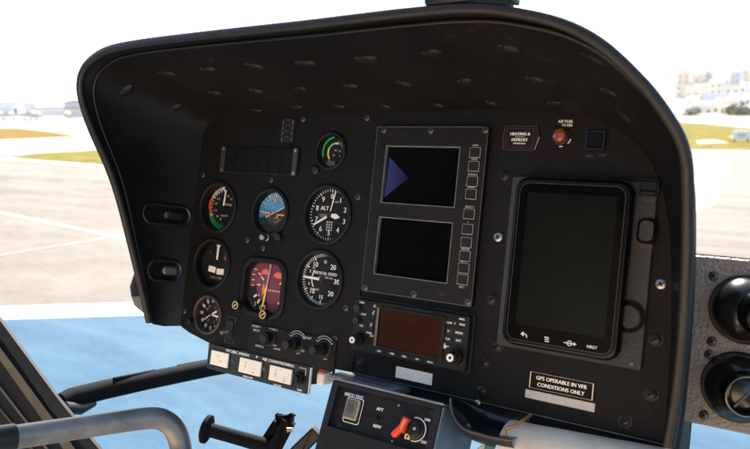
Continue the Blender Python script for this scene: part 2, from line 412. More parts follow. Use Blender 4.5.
# altimeter
COVER = bpy.data.materials.new('cover_glass'); COVER.use_nodes = True; nt = COVER.node_tree; nt.nodes.clear()
ou = nt.nodes.new('ShaderNodeOutputMaterial'); mx = nt.nodes.new('ShaderNodeMixShader'); tr = nt.nodes.new('ShaderNodeBsdfTransparent'); gl_ = nt.nodes.new('ShaderNodeBsdfGlossy'); fr_ = nt.nodes.new('ShaderNodeFresnel')
fr_.inputs['IOR'].default_value = 1.13; gl_.inputs['Roughness'].default_value = .03
nt.links.new(fr_.outputs[0], mx.inputs[0]); nt.links.new(tr.outputs[0], mx.inputs[1]); nt.links.new(gl_.outputs[0], mx.inputs[2]); nt.links.new(mx.outputs[0], ou.inputs['Surface'])
root, r, z = gauge('alt', 'altimeter', 'large black altimeter dial with three white hands and numerals to 9', 8)
mb = MB()
for k in range(50):
    big = k % 5 == 0
    mb.tick(0, 0, k * 7.2, r * (.86 if big else .90), r * .985, 1.6 if big else 1.0, z + .02)
mb.build('scale', WHITE, root, smooth=False)
mb = MB()
for k in range(10): mb.text(str(k), r * .70 * math.sin(R(36 * k)), r * .70 * math.cos(R(36 * k)), 7.2, z + .1, bold=.25)
mb.text('ALT', -11, 8.5, 5.6, z + .1, bold=.2).text('100 FEET', 6, r * .5, 2.2, z + .1)
mb.build('numerals', WHITE, root, smooth=False)
MB().box(-12, -2, z + .4, 17, 7, .6).build('window', GRND, root)
mb = MB(); mb.text('1013', -12, -2, 4, z + .9); mb.build('window_digits', DIMW, root, smooth=False)
mb = MB()
for ix in range(3):
    for iy in range(4): mb.box(-4 + 4 * ix, -10 - 3.6 * iy, z + .4, 2.6, 2.2, .5, rot=30)
mb.build('low_altitude_flag', DIMW, root, smooth=False)
pointer(root, 240, 6, r * .86, 3.4, 2.6, z + 1.4, name='hundreds_hand'); pointer(root, 12, 5, r * .93, 1.4, 2.0, z + 2.2, name='thin_hand')
pointer(root, 98, 4, r * .33, 4.5, 7.5, z + 3); pointer(root, 98, r * .33, r * .52, 7.5, .6, z + 3, name='thousands_hand'); hub(root, 4, z + 2)
# vertical speed
root, r, z = gauge('vsi', 'vertical_speed_indicator', 'large black vertical speed dial with white hand pointing left', 8)
mb = MB()
for k in range(60):
    ang = k * 6
    if 80 < ang < 100: continue
    big = k % 5 == 0; right = ang < 180
    mb.tick(0, 0, ang, r * ((.80 if big else .87) if not right else (.88 if big else .91)), r * .985, (2.0 if big else 1.3) if not right else .9, z + .02)
mb.build('scale', WHITE, root, smooth=False)
mb = MB()
for t, ang, c in (('10', 322, 7), ('15', 4, 4), ('20', 42, 7), ('30', 92, 7), ('20', 138, 7), ('15', 180, 5.5), ('10', 222, 7), ('5', 292, 4), ('5', 250, 4)):
    mb.text(t, r * .68 * math.sin(R(ang)), r * .68 * math.cos(R(ang)), c, z + .1, bold=.25)
mb.text('VERTICAL SPEED', 3, 8.5, 4, z + .1, bold=.15).text('100 FT PER MIN', 5, 3.0, 2.6, z + .1).text('DOWN', -12, -15, 3, z + .1).text('UP', -17, 14, 3, z + .1)
mb.build('numerals', WHITE, root, smooth=False)
mb = MB(); mb.arc(0, 0, 232, 308, r * .50, r * .545, z + .02); mb.build('scale_arc', WHITE, root, smooth=False)
pointer(root, 271, 0, r * .9, 3.8, 3.0, z + 1.6); hub(root, 4.5, z + 1)
# airspeed
root, r, z = gauge('spd', 'airspeed_indicator', 'black airspeed dial with green, orange and red ticks down its left side', 13)
mb = MB(); mg = MB(); mo = MB(); mr = MB()
for k in range(30):
    ang = 60 - 0 + k * 10 if k > 28 else 180 + k * 6.2
    m = mg if k < 10 else (mo if 12 <= k <= 18 else mb)
    m.tick(0, 0, ang, r * (.72 if k % 2 == 0 else .80), r * .95, 1.5, z + .02)
mb.build('scale', WHITE, root, smooth=False); mg.build('green_ticks', GREEN, root, smooth=False); mo.build('orange_ticks', ORANGE, root, smooth=False)
mg = MB(); mg.arc(0, 0, 165, 238, r * .93, r * .99, z + .02); mg.build('green_arc', GREEN, root, smooth=False)
mr = MB(); mr.arc(0, 0, 262, 290, r * .94, r * .99, z + .02).tick(0, 0, 320, r * .72, r * .99, 1.5, z + .3); mr.build('red_arc', RED, root, smooth=False)
mb = MB()
for t, ang in (('20', 20), ('40', 45), ('150', 312), ('130', 286), ('110', 254), ('90', 222), ('70', 196)): mb.text(t, r * .56 * math.sin(R(ang)), r * .56 * math.cos(R(ang)), 3.6, z + .1, bold=.1)
mb.text('AIRSPEED', 6, 5, 3.4, z + .1, bold=.1).text('KNOTS', 2, -12.5, 3.2, z + .1, bold=.1)
mb.build('numerals', DIMW, root, smooth=False)
pointer(root, 5, 0, r * .8, 3.4, 2.6, z + 1.6); hub(root, 3.5, z + 1)
# attitude
root, r, z = gauge('att', 'attitude_indicator', 'attitude dial with blue upper half, dark lower half and orange aircraft symbol', 11)
import itertools
hz = 26
def halfdisc(rad, up=True, n=32):
    a0 = hz if up else hz + 180
    return [(rad * math.cos(R(a0 + 180 * k / n)), rad * math.sin(R(a0 + 180 * k / n))) for k in range(n + 1)]
MB().prism(halfdisc(r * .96), z + .1, z + .5).build('sky_half', SKYB, root, smooth=False)
MB().prism(halfdisc(r * .96, False), z + .1, z + .5).build('ground_half', GRND, root, smooth=False)
MB().arc(0, 0, 235, 300, r * .70, r * .99, z + .6, .5).build('ring_blue', SKYB, root, smooth=False)
mb = MB()
for ang in (-60, -45, -30, -20, -10, 0, 10, 20, 30, 45): mb.tick(0, 0, ang, r * .74, r * .94, 1.6 if ang % 30 == 0 else .9, z + .7)
mb.tick(0, 0, 270, r * .66, r * .97, 1.2, z + 1.2).tick(0, 0, 228, r * .7, r * .97, 1.2, z + 1.2)
mb.box(0, 0, z + .8, r * 1.7, 1.1, .3, rot=hz).build('white_marks', WHITE, root, smooth=False)
mb = MB(); mb.arc(0, 0, -75, 60, r * .66, r * .70, z + .6, .3)
for k in (-14, -8, 8, 14): mb.box(-k * math.sin(R(hz)), k * math.cos(R(hz)), z + .7, 13 if abs(k) > 10 else 8, .7, .3, rot=hz)
mb.build('pitch_ladder', DIMW, root, smooth=False)
mb = MB(); mb.box(-14, -1, z + 3, 15, 2.6, .8).box(14, -3, z + 3, 15, 2.6, .8).lathe([(1.8, z + 2.6), (1.8, z + 3.6)], n=12).box(-8, -4, z + 3, 2.5, 6, .8).box(8, -6, z + 3, 2.5, 6, .8)
mb.prism([(-3, r * .52), (3, r * .52), (0, r * .76)], z + 1, z + 1.6).build('aircraft_symbol', ORANGE, root, smooth=False)
MB().arc(0, 0, 110, 250, r * .62, r * .99, z + 1.5, .8).build('lower_mask', BLKM, root, smooth=False)
mb = MB().lathe([(5.2, 3), (5.2, 5), (4.2, 5.5), (4.6, 14), (3.6, 15.5)], cx=2, cy=-r - 7, n=18); mb.build('adjust_knob', STEEL, root)
mb = MB().lathe([(6, 0), (6, 7), (4, 9)], cx=24, cy=-r - 4, n=18); mb.build('cage_knob', BLK, root)
# turn and slip
root, r, z = gauge('turn', 'turn_and_slip_indicator', 'black dial with one upright white needle above two white bars', 11)
MB().box(-9, -9.5, z + .8, 15, 9, 1, rot=-6).box(9, -11.5, z + .8, 15, 9, 1, rot=2).build('slip_bars', CREAM, root, smooth=False)
pointer(root, 2, r * .18, r * .82, 3.2, 4.6, z + 1.4)
mb = MB(); mb.box(1, r * .82, z + 1.6, 8, 2.6, .8); mb.build('needle_head', WHITE, root, smooth=False)
mb = MB(); mb.text('L', -16, 16, 5, z + .2).text('2 MIN TURN', 0, -22, 3.2, z + .2); mb.build('lettering', DIMW, root, smooth=False)
mb = MB(); mb.text('R', 16, 16, 5, z + .2, bold=.2).box(16, 10, z + .3, 5, 5, .3); mb.build('red_lettering', mat('dim_red', (.25, .03, .03), .6), root, smooth=False)
# navigation indicator
root, r, z = gauge('nav', 'course_deviation_indicator', 'squarish maroon navigation dial with two red flags and a yellow needle', 10, square=True, lip=8)
MB().prism(rrect(r * 1.94, r * 1.94, r * .6, 8, 0, 0), z, z + .4).build('maroon_card', PURPLE, root, smooth=False)
MB().arc(-6, 18, -80, 80, 0.5, 8.5, z + .6, .6).arc(19, 15, -75, 85, .5, 9.5, z + .6, .6).build('warning_flags', SALMON, root, smooth=False)
mb = MB()
for k in range(7):
    mb.box(-r * .82 + (3 if k in (0, 6) else 0), 24 - 8 * k, z + .6, 5.5, 1.5, .4)
    if k % 2 == 0: mb.box(-r * .48, 18 - 8 * k, z + .6, 6, 1.8, .4, rot=-20 + 8 * k)
for k in range(9): mb.box(-9 + 4 * k, -3.5, z + .6, 1.8, 2.0, .4)
mb.box(-11, 12, z + .6, 7, 2, .4, rot=-35).box(26, 10, z + .6, 8, 2.2, .4, rot=40).box(27, -6, z + .6, 2, 5, .4).box(24, -20, z + .6, 3, 3, .4).box(2, r * .86, z + .6, 2, 6, .4)
mb.build('scale', WHITE, root, smooth=False)
MB().arc(0, 0, 172, 268, r * .6, r * 1.04, z + .7, .6).build('lower_card', FACE, root, smooth=False)
mb = MB()
for ang in (190, 212, 235): mb.tick(0, 0, ang, r * .62, r * .82, 3, z + 1.4)
mb.text('3', -20, -27, 6, z + 1.5).text('0', -9, -31, 6, z + 1.5); mb.build('card_numerals', WHITE, root, smooth=False)
mb = MB(); mb.prism(rrect(9, 9, 2, 3, -3, -r * .84), z + 1.6, z + 2.4, [rrect(4, 4, 1, 3, -3, -r * .84)]).prism([(-9, 3), (-6, 6), (-4, -8), (-9, -12)], z + .7, z + 1.0); mb.build('course_bug', ORANGE, root, smooth=False)
pointer(root, 8, -r * .78, r * .05, 2.6, 3.0, z + 2.4, m=mat('needle_yellow', (.75, .68, .06), .5), name='yellow_needle'); pointer(root, 8, r * .05, r * .93, 2.8, 1.6, z + 2.4, m=DIMW, name='needle_top')
for cx, cy, nm in ((-r - 4, -r * .86, 'test_knob'), (r * .42, -r - 1, 'course_knob')):
    k = MB().lathe([(7.2, 3), (7.2, 10), (6, 12)], cx=cx, cy=cy, n=22).build(nm, BLK, root)
    k2 = MB(); k2.prism(circ(6, 24, cx, cy), 12, 12.4, [circ(4.8, 24, cx, cy)]).box(cx, cy, 12.3, 8, 1.6, .4, rot=40); k2.build('knob_ring', mat('knob_yellow', (.6, .5, .12), .5), k, smooth=False)
# clock
root, r, z = gauge('clk', 'clock', 'small aircraft clock with chunky white markers at the bottom left corner', 8, inner_m=mat('clock_ring', (.035, .02, .016), .4), lip=5)
mb = MB()
for k in range(12): mb.tick(0, 0, k * 30, r * .72, r * .97, 4.4, z + .02)
mb.build('markers', DIMW, root, smooth=False)
mb = MB()
for k in (1, 2, 4, 5, 7, 8, 10, 11): mb.text(str(k), r * .5 * math.sin(R(30 * k)), r * .5 * math.cos(R(30 * k)), 3.6, z + .1)
mb.build('numerals', DIMW, root, smooth=False)
pointer(root, 62, 2, r * .5, 1.6, 3.2, z + 1.2, name='hour_hand'); pointer(root, 96, 2, r * .62, 1.6, 3.2, z + 1.6, name='minute_hand'); pointer(root, 232, 0, r * .6, 1, 1, z + 2, name='second_hand'); hub(root, 2, z + 1)
MB().lathe([(5, 2), (5, 12), (4, 13)], cx=-r - 4, cy=-r * .55, n=18).build('winding_knob', BLK, root)
# small dual gauge at the top
root, r, z = gauge('top', 'dual_engine_gauge', 'small dark gauge with green outer arc and yellow green inner arc', 8, lip=5)
mb = MB(); mb.arc(0, 0, 248, 352, r * .86, r * .97, z + .1); mb.build('green_arc', GREEN, root, smooth=False)
mb = MB(); mb.arc(2, -1, 300, 350, r * .52, r * .64, z + .1); mb.build('inner_green_arc', mat('dial_green_pale', (.12, .5, .25), .6), root, smooth=False)
mb = MB(); mb.arc(2, -1, 225, 302, r * .52, r * .64, z + .1).arc(2, -1, 350, 378, r * .52, r * .64, z + .1); mb.build('inner_yellow_arc', YEL, root, smooth=False)
mb = MB(); mb.text('40', 2, 2, 3.2, z + .1).text('60', 9, 1, 3.2, z + .1).text('20', -1, -5, 3.2, z + .1).text('%', 10, -6, 3, z + .1)
for k in range(6): mb.tick(3, 0, 15 + 16 * k, r * .5, r * .7, 1, z + .1)
mb.build('numerals', DIMW, root, smooth=False)
mb = MB(); mb.arc(0, 0, 165, 215, r * .6, r * .95, z + .2, 1.5); mb.build('lower_label', DIMG, root, smooth=False)
mb = MB(); mb.text('OIL', 0, r + 8, 3.2, .2); mb.build('red_caption', mat('caption_red', (.12, .01, .012), .6), root, smooth=False)
MB().lathe([(6.5, 0), (6.5, 3), (4, 5)], cx=L(316, 170)[0] - gpos('top')[0], cy=L(316, 170)[1] - gpos('top')[1], n=18).build('test_button', BLK, root)

for gm, rt in GL: gm.build('cover_glass', COVER, rt, ang=60)

# ------------------------------------------------------------------ warning annunciator
a, b, w, h = PF.rect([(222, 147), (298.5, 148), (297, 175), (221, 173)], 3)
root = thing('annunciator', 'dark warning light panel of three unlit rows between two brown end bars', 'warning panel', PF.mat(a, b, 0))
MB().box(0, 0, 1.5, w, h, 3, bev=.6).build('housing', BLKM, root)
bw = w * .055
for sx in (-1, 1):
    o = MB().box(sx * (w / 2 - bw / 2), 0, 4, bw, h * .98, 3, bev=.6).build('end_bar', TANB, root)
    for sy in (-1, 1): MB().lathe([(3.2, 5.5), (3.2, 6.2), (1, 6.8)], cx=sx * (w / 2 - bw / 2), cy=sy * h * .42, n=14).build('screw', STEEL, o)
for ry in range(3):
    for cxn in range(6):
        x = -w / 2 + bw + (cxn + .5) * (w - 2 * bw) / 6; y = (1 - ry) * h / 3.15
        MB().box(x, y, 3.6, (w - 2 * bw) / 6 - 1.4, h / 3.15 - 1.6, 1.4, bev=.4).build('light_cell', CELL, root)
# faint push captions round it
a0, b0 = L(288, 131)
root = thing('test_light_column', 'faint column of small dark indicator cells above the warning panel', 'indicator lights', PF.mat(a0, b0, 0))
mb = MB(); mb.box(0, 0, .6, 26, 34, 1.2); mb.build('housing', BLKM, root)
mb = MB()
for iy in range(4):
    for sx in (-1, 1): mb.box(sx * 9, 12.5 - 8.3 * iy, 1.4, 1.6, 5.4, .4)
    mb.box(0, 12.5 - 8.3 * iy + 3.4, 1.4, 10, .5, .4)
mb.build('marks', DIMG, root, smooth=False)

# ------------------------------------------------------------------ twin screen engine display
root = thing('engine_display', 'tall black unit with two stacked dark screens and a column of ten keys', 'display unit', PF.mat(va, vb, 0))
def vrect(pts, z): 
    x, y, w, h = PF.rect(pts, z); return x - va, y - vb, w, h
s1 = vrect([(386, 145.5), (461, 147), (455, 207), (381, 203.5)], 8)
s2 = vrect([(377.3, 216), (452.5, 221.5), (447, 284), (372.3, 275.2)], 8)
sx = (s1[0] + s2[0]) / 2; sw = (s1[2] + s2[2]) / 2; sh = (s1[3] + s2[3]) / 2
fr = MB().prism(rrect(vw, vh, 2, 3), 0, 8, [rrect(sw, sh, 1, 2, sx, s1[1]), rrect(sw, sh, 1, 2, sx, s2[1])]); fr.build('front_frame', PANEL2, root)
for sc in (s1, s2):
    o = MB().box(sx, sc[1], 1.5, sw + 2, sh + 2, 1).build('screen', SCREEN, root)
    MB().prism(rrect(sw - .3, sh - .3, 1, 2, sx, sc[1]), 2.1, 7.4, [rrect(sw - 3, sh - 3, 1, 2, sx, sc[1])]).build('screen_surround', EDGE, o)
mb = MB().outline(rrect(vw - .4, vh - .4, 2, 3), .8, 8.02, .15); mb.build('edge_outline', DIMG, root, smooth=False)  # thin faint grey outline round the front face
keys = [(475, 152.6, 'OFF1'), (474, 166.3, 'OFF2'), (472.5, 181.6, 'SCROLL'), (471.5, 194.2, 'RESET'), (469, 214, 'SELECT'), (467.2, 229.2, '+'), (466, 242.5, '-'), (464.6, 256.2, 'ENTER'), (463.6, 268.2, 'BRT+'), (462.3, 279.6, 'BRT-')]
kx = sum(L(x, y, 8)[0] for x, y, _ in keys) / len(keys) - va
for x, y, t in keys:
    ky = L(x, y, 8)[1] - vb
    o = MB().box(kx, ky, 8.8, 13, 11, 1.6, bev=.8).build('key', BLKM, root)
    mb = MB(); mb.prism(rrect(14.5, 12.5, .8, 2, kx, ky), 8.05, 8.3, [rrect(13.3, 11.3, .5, 2, kx, ky)])
    mb.text(t, kx, ky + 8.4 if t not in ('BRT-',) else ky - 9, 2.6, 8.1, bold=.1); mb.build('key_marking', DIMW, o, smooth=False)
up_scr = [o for o in root.children if o.name.startswith('screen')][0]
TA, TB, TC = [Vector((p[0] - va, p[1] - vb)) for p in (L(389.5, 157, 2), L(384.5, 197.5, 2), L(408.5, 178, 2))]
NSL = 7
for q in range(NSL):  # reflection painted as a glowing wedge on the dark screen, dimmer towards its tip
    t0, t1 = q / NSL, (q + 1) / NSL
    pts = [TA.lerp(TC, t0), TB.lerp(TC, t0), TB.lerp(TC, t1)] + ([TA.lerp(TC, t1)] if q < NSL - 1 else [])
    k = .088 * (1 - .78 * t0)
    MB().prism([(v.x, v.y) for v in pts], 2.02, 2.08).build('painted_reflection', mat('screen_blue_%d' % q, (.003, .003, .008), .3, .04, emit=(.05 + .012 * t0, .065 - .02 * t0, .23 - .05 * t0, k)), up_scr, smooth=False)
for x, y in ((384, 130), (431, 130.5), (485.5, 130), (365.5, 287.5), (414, 294), (468, 302)):
    q = L(x, y, 8); o = MB().lathe([(4.2, 8), (4.2, 8.8), (3, 9.6), (1, 9.9)], cx=q[0] - va, cy=q[1] - vb, n=18).build('screw', STEELD, root)
    MB().box(q[0] - va, q[1] - vb, 9.9, 5, 1, .4, rot=30).build('slot', VOID, o)

# ------------------------------------------------------------------ radio navigator
Z = 13
na, nb, nw, nh = PF.rect([(355.4, 299), (470, 315), (464.3, 371), (349.5, 350.5)], Z)
root = thing('navigation_radio', 'black radio navigator with small brown screen, knobs at both lower corners', 'radio', PF.mat(na, nb, 0))
def n_(x, y, z=Z): q = L(x, y, z); return q[0] - na, q[1] - nb
MB().stack([(rrect(nw + 6, nh + 5, 3, 4), 0), (rrect(nw + 6, nh + 5, 3, 4), 3), (rrect(nw, nh, 3, 4), 3.2), (rrect(nw, nh, 3, 4), Z - 1), (rrect(nw - 2, nh - 2, 2.4, 4), Z)]).build('case', BLK, root)
c = PF.rect([(380.5, 308.7), (443.3, 318), (439.6, 357.4), (377.7, 346)], Z); cx, cy, cw, ch = c[0] - na, c[1] - nb, c[2], c[3]
MB().prism(rrect(cw + 9, ch + 5, 2, 3, cx, cy), Z + .05, Z + 2.4, [rrect(cw, ch, 1, 3, cx, cy)]).build('screen_bezel', BLK, root)
MB().prism([(cx - cw / 2 - 4, cy - ch / 2 - 1.5), (cx - cw / 2 - .6, cy - ch / 2), (cx - cw / 2 - .6, cy + ch / 2), (cx - cw / 2 - 4, cy + ch / 2 + 1.5)], Z + 2.5, Z + 2.8).build('painted_bevel_highlight', EDGE, root, smooth=False)  # flat pale strip painting the lit left bevel of the screen
MB().box(cx, cy, Z + .5, cw, ch, .6).build('screen', SCREENB, root)
mb = MB()
for x, y, t in ((462, 319.3, 'RNG'), (449, 322.8, 'COM'), (455, 323.7, 'V'), (462.3, 324.8, 'MHZ'), (448.5, 331, 'D'), (459, 333, 'MENU'), (447.6, 338.9, 'CLR'), (458.5, 340.7, 'ENT'), (459.6, 351.4, 'CRSR'), (362, 302.7, 'PWR'), (363.5, 314.4, 'COM'), (361.5, 325.8, 'VOL'), (369, 333, 'PUSH'), (371.5, 336, 'C/V')):
    q = n_(x, y); mb.text(t, q[0], q[1], 2.5, Z + 1.5 if False else Z + .15, bold=.12)
q = n_(446, 346); mb.box(q[0], q[1], Z + .2, 8, 1.2, .3).box(q[0] - 2, q[1], Z + .2, 1.2, 7, .3).lathe([(2.6, Z + .1), (2.6, Z + .4)], cx=q[0] - 2, cy=q[1] - 1, n=14)
mb.build('lettering', WHITE, root, smooth=False)
for x, y, t in ((379.6, 351, 'CDI'), (392.7, 353.7, 'OBS'), (405, 356.5, 'MSG'), (418, 359.3, 'FPL'), (430.8, 362.2, 'PROC')):
    q = n_(x, y); o = MB().box(q[0], q[1], Z + .8, 13, 5, 1.6, bev=.8).build('soft_key', DGREY, root)
    MB().text(t, q[0], q[1], 2.2, Z + 1.7, bold=.15).build('key_text', WHITE, o, smooth=False)
for x, y in ((449, 331.2), (459, 333.2), (447.6, 338.9), (458.5, 340.8)):
    q = n_(x, y); MB().prism(rrect(12, 6.5, 1.5, 3, *q), Z, Z + .1, ).outline(rrect(12.4, 6.8, 1.5, 3, *q), .5, Z + .02, .3).build('side_key', DGREY, root)
for x, y in ((374, 313.4), (371.5, 325.6)):
    q = n_(x, y); o = MB().box(q[0], q[1], Z + .8, 6.5, 11, 1.6, bev=.8).build('flip_key', DGREY, root)
    MB().text('C' if y < 320 else 'V', q[0], q[1], 3, Z + 1.7, bold=.15).box(q[0] + 1, q[1] + 3, Z + 1.7, 2, .8, .2).build('key_text', WHITE, o, smooth=False)
q = n_(375, 306); MB().lathe([(2, Z), (2, Z + .8), (1, Z + 1.2)], cx=q[0], cy=q[1], n=14).build('light_sensor', mat('sensor_tan', (.35, .24, .15), .3), root)
for x, y in ((358.5, 307.5), (357.5, 320)):
    q = n_(x, y); MB().lathe([(5, Z), (5, Z + 5), (4, Z + 6)], cx=q[0], cy=q[1], n=20).build('volume_knob', DGREY, root)
def knob(parent, q, r1, r2, l1, l2, z0, ridge=True, m1=BLK, m2=DGREY, ring=None):
    b = MB(); n = 48
    def rg(r, amp): return [(q[0] + (r + (amp if k % 2 else 0)) * math.cos(2 * math.pi * k / n), q[1] + (r + (amp if k % 2 else 0)) * math.sin(2 * math.pi * k / n)) for k in range(n)]
    b.stack([(rg(r1 * 1.15, 0), z0), (rg(r1 * 1.15, 0), z0 + 1.2), (rg(r1, 0), z0 + 1.4), (rg(r1, -.35), z0 + 2), (rg(r1 * .97, -.35), z0 + l1 - 1), (rg(r1 * .88, 0), z0 + l1)])
    o = b.build('knob', m1, parent, ang=25)
    b = MB(); b.stack([(rg(r2, -.3), z0 + l1), (rg(r2, -.3), z0 + l1 + l2 - 1), (rg(r2 * .85, 0), z0 + l1 + l2)]); b.build('knob_cap', m2, o, ang=25)
    if ring: MB().prism(circ(r2 * .7, 20, *q), z0 + l1 + l2 + .02, z0 + l1 + l2 + .3, [circ(r2 * .3, 20, *q)]).build('cap_marking', ring, o)
    return o
knob(root, n_(361, 339), 8.2, 5.8, 11, 9, Z, ring=WHITE); knob(root, n_(457.5, 356.5), 9.2, 6.6, 9, 10, Z, ring=WHITE)
for x, y in ((358, 348),):
    q = n_(x, y)

# ------------------------------------------------------------------ portable GPS and its dock
da, db, dw, dh = PF.rect([(511, 178), (658, 180), (642, 370), (498, 346)], 3)
root = thing('gps_dock', 'black speckled mounting plate with latch and buttons right of the big tablet', 'mounting plate', PF.mat(da, db, 0))
def d_(x, y, z=4): q = L(x, y, z); return q[0] - da, q[1] - db
MB().stack([(rrect(dw, dh, 3, 4), 0), (rrect(dw, dh, 3, 4), 3.2), (rrect(dw - 1.6, dh - 1.6, 2.5, 4), 4)]).build('plate', DOCK, root)
q = d_(649, 188); MB().prism(rrect(20, 18, 1.5, 3, *q), 4, 6, [rrect(17.5, 15.5, 1, 3, *q)]).build('latch_surround', BLK, root)
MB().box(q[0], q[1] + 2, 5.2, 17, 10, 2.4, bev=1).box(q[0], q[1] - 5.5, 6, 17, 3.6, 4, bev=1).build('latch', BLK, root)
q = d_(647, 231); MB().prism(rrect(20, 27, 7, 6, *q), 4, 5.4, [rrect(14, 21, 5, 6, *q)]).build('button_surround', GLOSS, root)
MB().prism(rrect(14, 21, 5, 6, *q), 4, 7).build('button', DOCK, root)
q = d_(629, 316.5); MB().prism(circ(17, 36, *q), 4, 5.6, [circ(12.5, 36, *q)]).build('button_surround', GLOSS, root)
MB().lathe([(12.4, 4), (12.4, 6), (11, 7)], cx=q[0], cy=q[1]).build('button', DOCK, root)
mb = MB(); q = d_(646.5, 246.5); mb.text('RELEASE', q[0], q[1], 2.6, 4.1); q = d_(648.5, 201); mb.text('LOCK', q[0], q[1], 2.4, 4.1); mb.build('lettering', DIMG, root, smooth=False)
q = d_(631.5, 363); MB().lathe([(2.6, 4), (2.6, 4.6), (1, 5)], cx=q[0], cy=q[1], n=14).build('screw', STEELD, root)

ZG = 18
ga, gb, gw, gh = PF.rect([(515.5, 177.5), (634.5, 181.5), (614.5, 361), (502, 343)], ZG)
root = thing('gps_tablet', 'tall portrait navigation tablet with dark screen and four white touch symbols', 'tablet', PF.mat(ga, gb, 0))
MB().stack([(rrect(gw - 4, gh - 4, 13, 8), 3), (rrect(gw + 2, gh + 2, 15, 8), 6), (rrect(gw + 2, gh + 2, 15, 8), ZG - 4), (rrect(gw - .5, gh - .5, 14, 8), ZG - 1.2), (rrect(gw - 4, gh - 4, 13, 8), ZG - .2), (rrect(gw - 8, gh - 8, 12, 8), ZG)]).build('body', mat('tablet_case', (.0025, .0025, .0025), .22, .16), root, ang=50)
MB().prism(rrect(gw - 11, gh - 11, 11, 8), ZG - .02, ZG + .25, [rrect(gw - 12.2, gh - 12.2, 10.4, 8)]).build('silver_line', mat('tablet_line', (.045, .043, .04), .35, .5), root, smooth=False)
MB().prism(rrect(gw - 12.4, gh - 12.4, 10.3, 8), ZG - 1, ZG + .12).build('glass', GLOSS, root, smooth=False)
c = PF.rect([(527, 192), (619, 197), (603.5, 338), (516.5, 323.5)], ZG)
MB().prism(rrect(c[2], c[3], .5, 2, c[0] - ga, c[1] - gb), ZG, ZG + .2).build('screen', SCREENG, root, smooth=False)
def g_(x, y): q = L(x, y, ZG); return q[0] - ga, q[1] - gb
mb = MB(); z = ZG + .2
q = g_(524.5, 335.5); mb.arc(q[0], q[1] - 1, -60, 110, 2.2, 3.4, z).prism([(q[0] - 5, q[1] + 1.5), (q[0] - 1, q[1] + 4.5), (q[0] - 1, q[1] - 1.2)], z, z + .2)
q = g_(546.5, 339.5)
for k in range(3): mb.box(q[0] + .4 * k, q[1] + 2.4 - 2.2 * k, z + .1, 5, 1.1, .2)
q = g_(569.5, 343.3); mb.prism(circ(3, 20, *q), z, z + .2, [circ(2, 20, *q)]).box(q[0], q[1], z + .1, 13, 1, .2).prism([(q[0] + 4.5, q[1] + 2), (q[0] + 4.5, q[1] - 2), (q[0] + 8, q[1])], z, z + .22)
q = g_(592, 347.3); mb.text('NRST', q[0], q[1], 3.2, z, bold=.15)
mb.build('touch_symbols', mat('symbol_white', (.6, .6, .6), .5), root, smooth=False)
q = g_(630, 245); MB().box(gw / 2 - .4, q[1] + 8, ZG - 4, 1.2, 22, 2, bev=.3).build('side_slot', mat('side_slot_grey', (.5, .48, .45), .4), root)

# ------------------------------------------------------------------ placards, labels, lamps
c = PF.rect([(530, 370.4), (594.4, 384), (592.6, 401), (529, 387.5)], 1)
root = thing('gps_placard', 'black engraved placard reading GPS operable in VFR conditions only', 'placard', PF.mat(c[0], c[1], 0))
MB().box(0, 0, .5, c[2], c[3], 1, bev=.3).build('plate', mat('placard_dark', (.006, .0045, .0035), .55, .1), root)
MB().outline(rrect(c[2] - .6, c[3] - .6, .6, 2), .9, 1.0).build('border', mat('placard_cream', (.8, .67, .5), .6), root, smooth=False)
MB().text('GPS OPERABLE IN VFR', 0, 3.4, 4.3, 1.08, sx=c[2] * .86 / 66, bold=.22).text('CONDITIONS ONLY', 0, -4.0, 4.3, 1.08, sx=c[2] * .86 / 66, bold=.22).build('lettering', mat('placard_text', (.9, .8, .62), .6), root, smooth=False)
c = PF.rect([(525.2, 389.5), (595, 403), (594.4, 411.7), (525.2, 398)], .6)
o = MB().box(c[0], c[1], .4, c[2], c[3], .5, bev=.2).build('blank_tape', GREYTAPE); o.matrix_world = PF.mat(); tag(o, 'strip of plain grey tape just below the GPS placard', 'tape')
c = PF.rect([(396, 366), (432.8, 373.8), (431.6, 385.2), (395.5, 377.6)], .6)
o = MB().box(c[0], c[1], .5, c[2], c[3], .6, bev=.2).build('blank_label', PAPER); o.matrix_world = PF.mat(); tag(o, 'blank cream paper label stuck below the radio with the brown screen', 'label')
c = PF.rect([(504.5, 125.6), (538, 125.6), (534.5, 150.2), (503, 150.2)], 1.5); w, h = c[2], c[3]
root = thing('red_placard', 'dark placard with red outline and white script next to amber lamp', 'placard', PF.mat(c[0], c[1], 0))
shape = [(-w / 2, -h / 2), (w / 2, -h / 2), (w / 2 + 3.5, 0), (w / 2, h / 2), (-w / 2, h / 2), (-w / 2 - 1.5, 0)]
MB().prism(shape, 0, 1.5).build('plate', mat('placard_maroon', (.008, .005, .0055), .5, .2), root, smooth=False)
mb = MB(); mb.outline(shape, 1.2, 1.5).outline([(x * .84, y * .8) for x, y in rrect(w, h, 2, 3)], .8, 1.5); mb.build('red_border', DKRED, root, smooth=False)
MB().text('HEATING &', 0, 4.5, 3.4, 1.6, bold=.25).text('DEFROST', 0, -2.4, 3.4, 1.6, bold=.25).text('PULL FOR OFF', 0, 1.2, 1.3, 1.6).text('WINDSHIELD', 0, -6.6, 1.8, 1.6, bold=.1).build('lettering', WHITE, root, smooth=False)
MB().box(w / 2 + 1.5, -h * .22, 1.7, .7, h * .52, .4, rot=-18).build('chipped_edge', DIMW, root, smooth=False)
a, b = L(561, 136)
root = thing('warning_lamp', 'round amber warning lamp captioned fuel filter', 'lamp', PF.mat(a, b, 0))
MB().lathe([(10.5, 0), (10.5, 2.5), (9, 3.2), (8.3, 3.2), (8.3, 1)], n=32, cap1=False).build('collar', BLK, root)
lens = MB(); nl = 32
